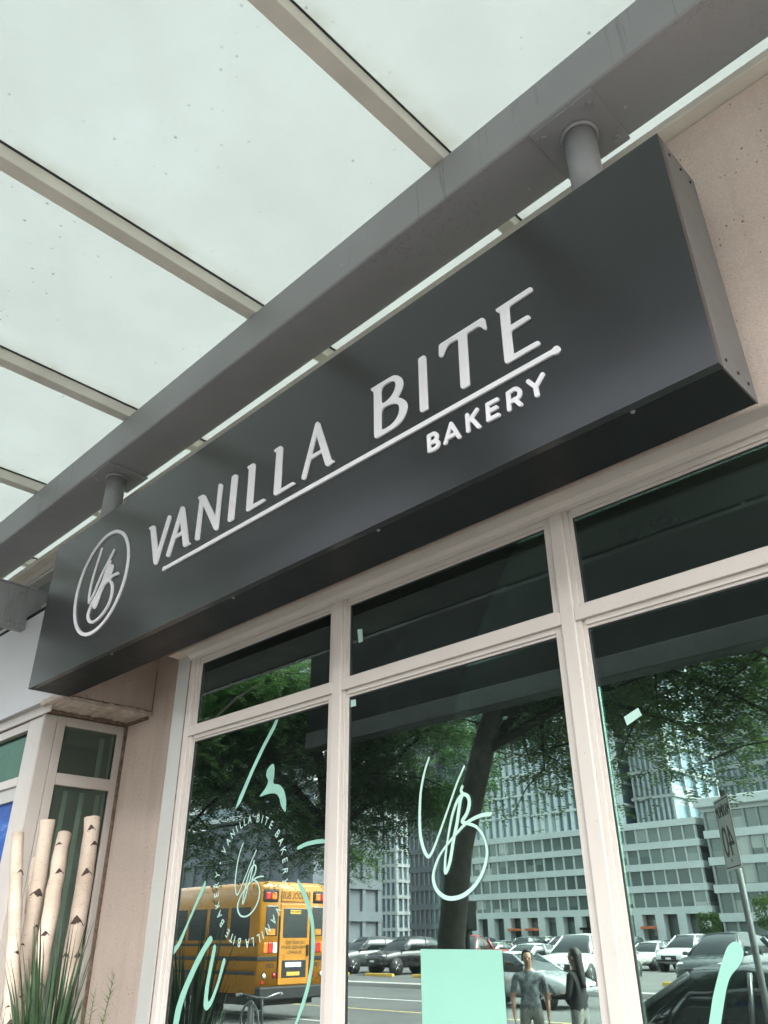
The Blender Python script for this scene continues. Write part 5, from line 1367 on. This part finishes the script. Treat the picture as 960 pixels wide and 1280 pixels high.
# ---------------------------------------------------------------- cars
def make_car(kind, paint_m, label, loc, rz, group=None):
    """car along +X (nose at +X), length per kind"""
    t = thing('parked_car', label, 'car', loc, rz, group)
    if kind == 'sedan':
        Lh, W_, ground = 2.3, 0.90, 0.20
        prof = [(-2.28, 0.52, 0.80), (-2.20, 0.40, 1.00), (-1.65, 0.30, 1.05), (-0.9, 0.24, 0.98), (0.9, 0.24, 0.95), (1.55, 0.26, 0.88), (2.10, 0.32, 0.74), (2.28, 0.45, 0.60)]
        roof = [(-1.75, 1.03), (-1.05, 1.38), (-0.35, 1.45), (0.25, 1.42), (1.05, 0.96)]
        wx = (-1.38, 1.42); wr = 0.33
    elif kind == 'suv':
        Lh, W_, ground = 2.45, 0.97, 0.28
        prof = [(-2.43, 0.55, 1.02), (-2.36, 0.42, 1.18), (-1.7, 0.36, 1.22), (-0.9, 0.32, 1.20), (0.9, 0.32, 1.17), (1.5, 0.34, 1.12), (2.20, 0.40, 1.02), (2.43, 0.52, 0.82)]
        roof = [(-2.30, 1.20), (-2.02, 1.72), (-1.2, 1.83), (0.20, 1.80), (1.12, 1.17)]
        wx = (-1.5, 1.5); wr = 0.39
    else:   # pickup
        Lh, W_, ground = 2.7, 0.98, 0.34
        prof = [(-2.68, 0.60, 1.10), (-2.62, 0.50, 1.18), (-1.8, 0.42, 1.18), (-0.6, 0.38, 1.18), (0.95, 0.38, 1.16), (1.6, 0.40, 1.12), (2.45, 0.46, 1.04), (2.68, 0.56, 0.86)]
        roof = [(-0.72, 1.18), (-0.60, 1.72), (-0.2, 1.84), (0.55, 1.82), (1.30, 1.15)]
        wx = (-1.6, 1.65); wr = 0.40
    secs = []
    for i, (x, zb, zt) in enumerate(prof):
        e = 0.86 if i in (0, len(prof) - 1) else (0.95 if i in (1, len(prof) - 2) else 1.0)
        w_ = W_ * e; zm = zb + (zt - zb) * 0.55
        secs.append([(x, -w_ * 0.93, zb), (x, -w_, zm - 0.08), (x, -w_, zm + 0.10), (x, -w_ * 0.93, zt - 0.02), (x, -w_ * 0.78, zt + 0.015), (x, 0, zt + 0.035),
                     (x, w_ * 0.78, zt + 0.015), (x, w_ * 0.93, zt - 0.02), (x, w_, zm + 0.10), (x, w_, zm - 0.08), (x, w_ * 0.93, zb), (x, 0, zb - 0.02)])
    body = MB().loft(secs).build('body', paint_m, t, local=True)
    ss = body.modifiers.new('s', 'SUBSURF'); ss.levels = 1; ss.render_levels = 1
    # greenhouse: dark glass with a painted roof and pillars
    def gsec(x, z, zl, inset):
        wb_, wt = W_ * 0.90, W_ * (0.90 - inset)
        return [(x, -wb_, zl), (x, -wt, z - 0.03), (x, -wt * 0.8, z + 0.0), (x, 0, z + 0.02), (x, wt * 0.8, z), (x, wt, z - 0.03), (x, wb_, zl)]
    base = roof[0][1] - 0.06
    gs = []
    for x, z in roof:
        gs.append(gsec(x, z, base - 0.05, 0.22 * (z - base) / 0.5))
    MB().loft(gs).build('cabin_glass', 'car_glass', t, local=True)
    rf = []
    for x, z in roof[1:4]:
        wt = W_ * (0.90 - 0.22 * (z - base) / 0.5) + 0.012
        rf.append([(x, -wt, z - 0.07), (x, -wt * 0.80, z + 0.012), (x, 0, z + 0.035), (x, wt * 0.80, z + 0.012), (x, wt, z - 0.07), (x, 0, z - 0.02)])
    MB().loft(rf).build('roof', paint_m, t, local=True)
    for s in (-1, 1):
        pm = MB()
        wB = W_ * 0.905
        def wtop(z): return W_ * (0.90 - 0.22 * (z - base) / 0.5) + 0.006
        pm.tube([(roof[3][0], s * wtop(roof[3][1]), roof[3][1] - 0.04), (roof[4][0], s * wB, roof[4][1] - 0.02)], 0.035, 6)
        pm.tube([(roof[1][0], s * wtop(roof[1][1]), roof[1][1] - 0.04), (roof[0][0], s * wB, roof[0][1] - 0.02)], 0.06, 6)
        xm = (roof[1][0] + roof[3][0]) / 2
        pm.tube([(xm, s * wtop(roof[2][1]), roof[2][1] - 0.05), (xm, s * (wB + 0.002), base - 0.02)], 0.03, 6)
        pm.build('pillar', paint_m, t, local=True)
        zt = prof[-2][2]
        MB().loft([[(x, s * (y + w_ * math.cos(a)), z + 0.07 * math.sin(a)) for a in [2 * math.pi * q / 10 for q in range(10)]] for x, y, z, w_ in ((prof[-2][0] - 0.12, W_ * .74, zt - 0.10, 0.15), (prof[-2][0] + 0.10, W_ * .68, zt - 0.13, 0.15))]).build('headlight', 'white_lamp', t, local=True)
        MB().box(prof[0][0] - 0.03, prof[0][0] + 0.12, *sorted((s * W_ * 0.5, s * W_ * 0.86)), prof[0][2] - 0.10, prof[0][2] + 0.06).build('tail_light', 'red_lamp', t, 0.02, local=True)
        MB().loft([[(x, s * (W_ + 0.02 + y), base + 0.10 + 0.06 * math.sin(a)) if False else (roof[4][0] - 0.12 + x + 0.05 * math.cos(a), s * (W_ * 0.93 + y), base + 0.07 + 0.06 * math.sin(a)) for a in [2 * math.pi * q / 8 for q in range(8)]] for x, y in ((0, 0.0), (-0.02, 0.2))]).build('door_mirror', paint_m, t, local=True)
    MB().box(prof[-1][0] - 0.04, prof[-1][0] + 0.03, -W_ * 0.46, W_ * 0.46, prof[-1][1] + 0.10, prof[-1][2] - 0.02).build('grille', 'black', t, 0.02, local=True)
    MB().box(prof[-1][0] - 0.10, prof[-1][0] + 0.05, -W_ * 0.80, W_ * 0.80, prof[-1][1] - 0.02, prof[-1][1] + 0.09).build('bumper', 'black' if kind != 'sedan' else paint_m, t, 0.03, local=True)
    MB().box(prof[-1][0] + 0.031, prof[-1][0] + 0.056, -0.16, 0.16, prof[-1][1] + 0.10, prof[-1][1] + 0.19).build('number_plate', 'sign_white', t, local=True)
    for x in wx:
        for s in (-1, 1):
            MB().tube([(x, s * (W_ - 0.20), wr), (x, s * (W_ + 0.004), wr)], wr + 0.05, 24).build('wheel_arch', 'black', t, local=True)
            wl = MB().ring((x, s * (W_ - 0.10), wr), (0, 1, 0), wr - 0.09, 0.09, 26, 8).build('wheel', 'black', t, local=True)
            rm = MB()
            for k in range(5):
                a = 2 * math.pi * k / 5
                rm.tube([(x, s * (W_ - 0.02), wr), (x + (wr - 0.12) * math.cos(a), s * (W_ - 0.02), wr + (wr - 0.12) * math.sin(a))], 0.03, 6)
            rm.ring((x, s * (W_ - 0.03), wr), (0, 1, 0), wr - 0.115, 0.02, 24, 6)
            rm.build('rim', 'chrome', wl, local=True)
    return t
N90 = R_(90)
make_car('sedan', CAR['grey'], 'dark grey sedan parked at the kerb, its roof low in the right pane', (-4.30, -7.30, -0.13), R_(180)).scale = (1, 1, 1.07)
make_car('sedan', CAR['silver'], 'silver sedan side-on in the road behind the two people', (-17.0, -20.6, -0.13), 0)
suv = make_car('suv', CAR['white'], 'big white SUV facing the road behind the woman', (-20.5, -29.6, 0), R_(78))
dsuv = copy_thing(suv, (-13.4, -27.6, 0), R_(88), 'dark green SUV facing the road at the left of the right pane', repaint=(('body', 'roof', 'pillar', 'door_mirror'), CAR['dark']))
copy_thing(suv, (-10.2, -28.2, 0), R_(84), 'dark grey SUV next to the dark green SUV beside the speed sign post', repaint=(('body', 'roof', 'pillar', 'door_mirror'), CAR['grey']))
copy_thing(suv, (-38.0, -34.2, 0), R_(100), 'dark boxy off-roader behind a yellow stop at the left edge of the middle pane', repaint=(('body', 'roof', 'pillar', 'door_mirror'), CAR['grey']))
copy_thing(suv, (-34.6, -34.0, 0), R_(95), 'black SUV between the boxy off-roader and the red pickup', repaint=(('body', 'roof', 'pillar', 'door_mirror'), CAR['black']))
make_car('pickup', CAR['red'], 'bright red pickup partly hidden behind the locust trunk', (-30.6, -35.0, 0), R_(80))
lotsed = make_car('sedan', CAR['white'], 'white sedan right of the red pickup in the parking lot', (-26.6, -34.6, 0), R_(96))
ORD = ['first', 'second', 'third', 'fourth', 'fifth', 'sixth', 'seventh', 'eighth', 'ninth', 'tenth', 'eleventh', 'twelfth', 'thirteenth', 'fourteenth', 'fifteenth', 'sixteenth', 'seventeenth', 'eighteenth', 'nineteenth']
cols = ['grey', 'white', 'black', 'silver', 'dark', 'beige', 'white', 'grey', 'blue', 'silver', 'black', 'white', 'grey', 'silver', 'red', 'dark', 'white', 'beige']
for x, y, c, lb in ((-23.4, -36.5, 'beige', 'beige sedan between the red pickup and the white SUV'), (-16.6, -35.5, 'silver', 'silver sedan behind the gap between the white SUV and the dark green SUV'), (-7.2, -28.6, 'black', 'black sedan at the right edge of the right pane')):
    copy_thing(lotsed, (x, y, 0), R_(88), lb, repaint=(('body', 'roof', 'pillar', 'door_mirror'), CAR[c]))
for row, (Y, x0, n, dx) in enumerate(((-46.5, -58, 17, 2.85), (-63.0, -70, 19, 2.95), (-80.0, -78, 19, 3.0))):
    for i in range(n):
        src = lotsed if (i * 7 + row) % 3 else suv
        c = cols[(i * 5 + row * 3) % len(cols)]
        kind = 'sedan' if src is lotsed else 'SUV'
        o = copy_thing(src, (x0 + i * dx + rnd.uniform(-.2, .2), Y + rnd.uniform(-.4, .4), 0), R_(90 + rnd.uniform(-4, 4) + (180 if (i * 3 + row) % 5 == 0 else 0)),
                       '%s %s, %s from the left in the %s parking row' % (c, kind, ORD[i], ('middle', 'far', 'farthest')[row]), group='cars in the %s parking row' % ('middle', 'far', 'farthest')[row],
                       repaint=(('body', 'roof', 'pillar', 'door_mirror'), CAR[c]))
# yellow wheel stops
for i, x in enumerate([-40.5 + 3.4 * i for i in range(8)]):
    MB().box(x - 1.0, x + 1.0, -31.1, -30.9, 0.0, 0.14).build('wheel_stop', 'yellow', None, 0.02, label='yellow painted wheel stop at the lot edge, %s from the left' % ORD[i], cat='wheel stop', group='yellow wheel stops')

# ---------------------------------------------------------------- buildings across the lot
def grid_block(name, label, x0, x1, y0, y1, z0, z1, floors, bays, glass_m, slab_m, pier_m, slab_h=0.5, pier_w=0.6, proud=0.5, side_bays=4, slab_proud=None, balcony=False):
    t = thing(name, label, 'building', ((x0 + x1) / 2, (y0 + y1) / 2, z0))
    MB().box(x0, x1, y0, y1, z0, z1).build('glass_wall', glass_m, t)
    fh = (z1 - z0) / floors
    sp_ = proud if slab_proud is None else slab_proud
    sm = MB().box(x0 - sp_, x1 + sp_, y0 - sp_, y1 + sp_, 0, slab_h).mesh('floor_band', slab_m, world_loc(t))
    for i in range(floors + 1):
        o = link('floor_band', sm, t); o.location = (0, 0, z0 + i * fh)
    if pier_w:
        hgt = z1 - z0
        pm = MB().box(-pier_w / 2, pier_w / 2, -proud * 0.8, proud * 0.8, 0.003, hgt - 0.003).mesh('pier', pier_m)
        for i in range(bays + 1):
            o = link('pier', pm, t); o.location = (x0 + (x1 - x0) * i / bays - t.location.x, y1 - t.location.y, 0)
        p2 = MB().box(-proud * 0.8, proud * 0.8, -pier_w / 2, pier_w / 2, 0.003, hgt - 0.003).mesh('pier', pier_m)
        for i in range(side_bays):
            o = link('pier', p2, t); o.location = (x1 - t.location.x, y0 + (y1 - y0) * i / side_bays - t.location.y, 0)
    if balcony:
        rm_ = MB().box(x0 - sp_, x1 + sp_, y1 + sp_ - 0.06, y1 + sp_, 0.02, 1.05).mesh('balcony_rail', 'glass_blue', world_loc(t))
        for i in range(floors):
            o = link('balcony_rail', rm_, t); o.location = (0, 0, z0 + i * fh + slab_h)
    return t
# white lattice condominium: podium with shops, banded floors, tall piers above
t = grid_block('condo_podium', 'long white podium with banded floors and shops at its foot', -86, -46.5, -125, -100, 4.2, 14.2, 4, 24, 'glass_far', 'bwhite', 'bwhite', slab_h=0.8, pier_w=0.13, proud=0.35)
MB().box(-86, -46.5, -124.5, -101.2, 0, 4.2).build('shop_front', 'glass_far', t)
pm = MB().box(-0.55, 0.55, -0.6, 0.6, 0, 4.2).mesh('column', 'bwhite')
for i in range(14):
    o = link('column', pm, t); o.location = (-85.5 + i * 2.95 - t.location.x, -100.2 - t.location.y, -4.2)
for i in (3, 4, 7, 8, 10):
    MB().box(-85.5 + i * 2.95 + .6, -85.5 + i * 2.95 + 2.35, -100.6, -98.8, 2.6, 2.9).build('awning', 'awning' if i in (3, 4, 10) else 'dark_steel', t, 0.02)
grid_block('condo_tower', 'white condominium tower with tall vertical piers above the banded podium', -84, -58, -123, -103, 14.9, 66, 17, 20, 'glass_blue', 'bwhite', 'bwhite', slab_h=0.32, pier_w=0.55, proud=0.5)
grid_block('condo_tower', 'narrow grey tower with recessed panes left of the speed sign', -56, -50.5, -118, -104, 14.9, 46, 9, 7, 'glass_blue', 'bgrey2', 'bgrey2', slab_h=0.4, pier_w=0.3, proud=0.5)
t = grid_block('low_white_block', 'low white block with a deep cornice beside the podium', -45.0, -22, -128, -100, 0.2, 15.4, 5, 14, 'glass_far', 'bwhite', 'bgrey2', slab_h=0.9, pier_w=0.25, proud=0.4)
MB().box(-45.8, -21, -128, -98.8, 15.9, 17.0).build('cornice', 'bwhite', t, 0.1)
grid_block('grey_tower', 'tall grey tower of small windows at the right of the right pane', -69, -44, -185, -160, 0.2, 92, 30, 20, 'glass_blue', 'bgrey2', 'bgrey2', slab_h=0.9, pier_w=0.5, proud=0.5)
grid_block('blue_glass_tower', 'blue glass tower rising behind the white condominium', -92, -71, -190, -165, 0.2, 70, 22, 12, 'glass_blue', 'bgrey2', 'bgrey2', slab_h=0.5, pier_w=0.25, proud=0.2)
grid_block('balcony_tower', 'pale apartment tower with long white balconies at the left of the middle pane', -95, -73.5, -69, -60, 14.8, 48, 11, 7, 'glass_far', 'bwhite', 'bgrey2', slab_h=0.55, pier_w=0.35, proud=0.3, slab_proud=1.9, balcony=True)
t = grid_block('grey_podium', 'low slate grey podium under the balcony tower', -99, -72.6, -69.5, -59.5, 0.2, 13.4, 4, 10, 'bgrey', 'bgrey', 'bgrey', slab_h=1.0, pier_w=0.5, proud=0.4)
grid_block('dark_tower', 'dark blue-grey tower dotted with small pale squares', -103, -96.5, -120, -108, 0.2, 64, 22, 6, 'bgrey', 'bgrey', 'bgrey2', slab_h=0.9, pier_w=0.22, proud=0.3)
grid_block('pale_grid_tower', 'narrow bright tower of white framed panes between two darker towers', -133, -122, -130, -124, 0.2, 70, 24, 8, 'glass_blue', 'bwhite', 'bwhite', slab_h=0.6, pier_w=0.5, proud=0.4)
# small trees along the foot of the buildings
def far_tree(x, y, h, seed, label):
    rg = np.random.default_rng(seed)
    t = thing('far_tree', label, 'tree', (x, y, 0), group='small trees along the far side of the lot')
    MB().tube([(x, y, 0), (x, y, h * .5)], [0.14, 0.08], 8).build('trunk', 'bark', t)
    n = 1500
    d = rg.normal(0, 1, (n, 3)); d /= np.linalg.norm(d, axis=1)[:, None]
    p = d * (rg.uniform(0.2, 1, (n, 1)) ** .4) * np.array([h * .30, h * .30, h * .32]) + np.array([0, 0, h * .62]) + np.sin(d * 5) * .25
    mb = MB()
    for q in p:
        u = Vector(rg.normal(0, 1, 3)).normalized(); v_ = u.orthogonal().normalized()
        s_ = 0.16
        mb.add([Vector(q) + u * s_, Vector(q) + v_ * s_ * .6, Vector(q) - u * s_, Vector(q) - v_ * s_ * .6], [(0, 1, 2, 3)])
    mb.build('crown', 'leaf', t, local=True)['kind'] = 'stuff'
for i in range(5, 9):
    far_tree(-80 + i * 7.0 + rnd.uniform(-1, 1), -94.5, rnd.uniform(4.5, 6.5), 30 + i, 'small round green tree at the far lot edge, %s from the left' % ORD[i - 5])
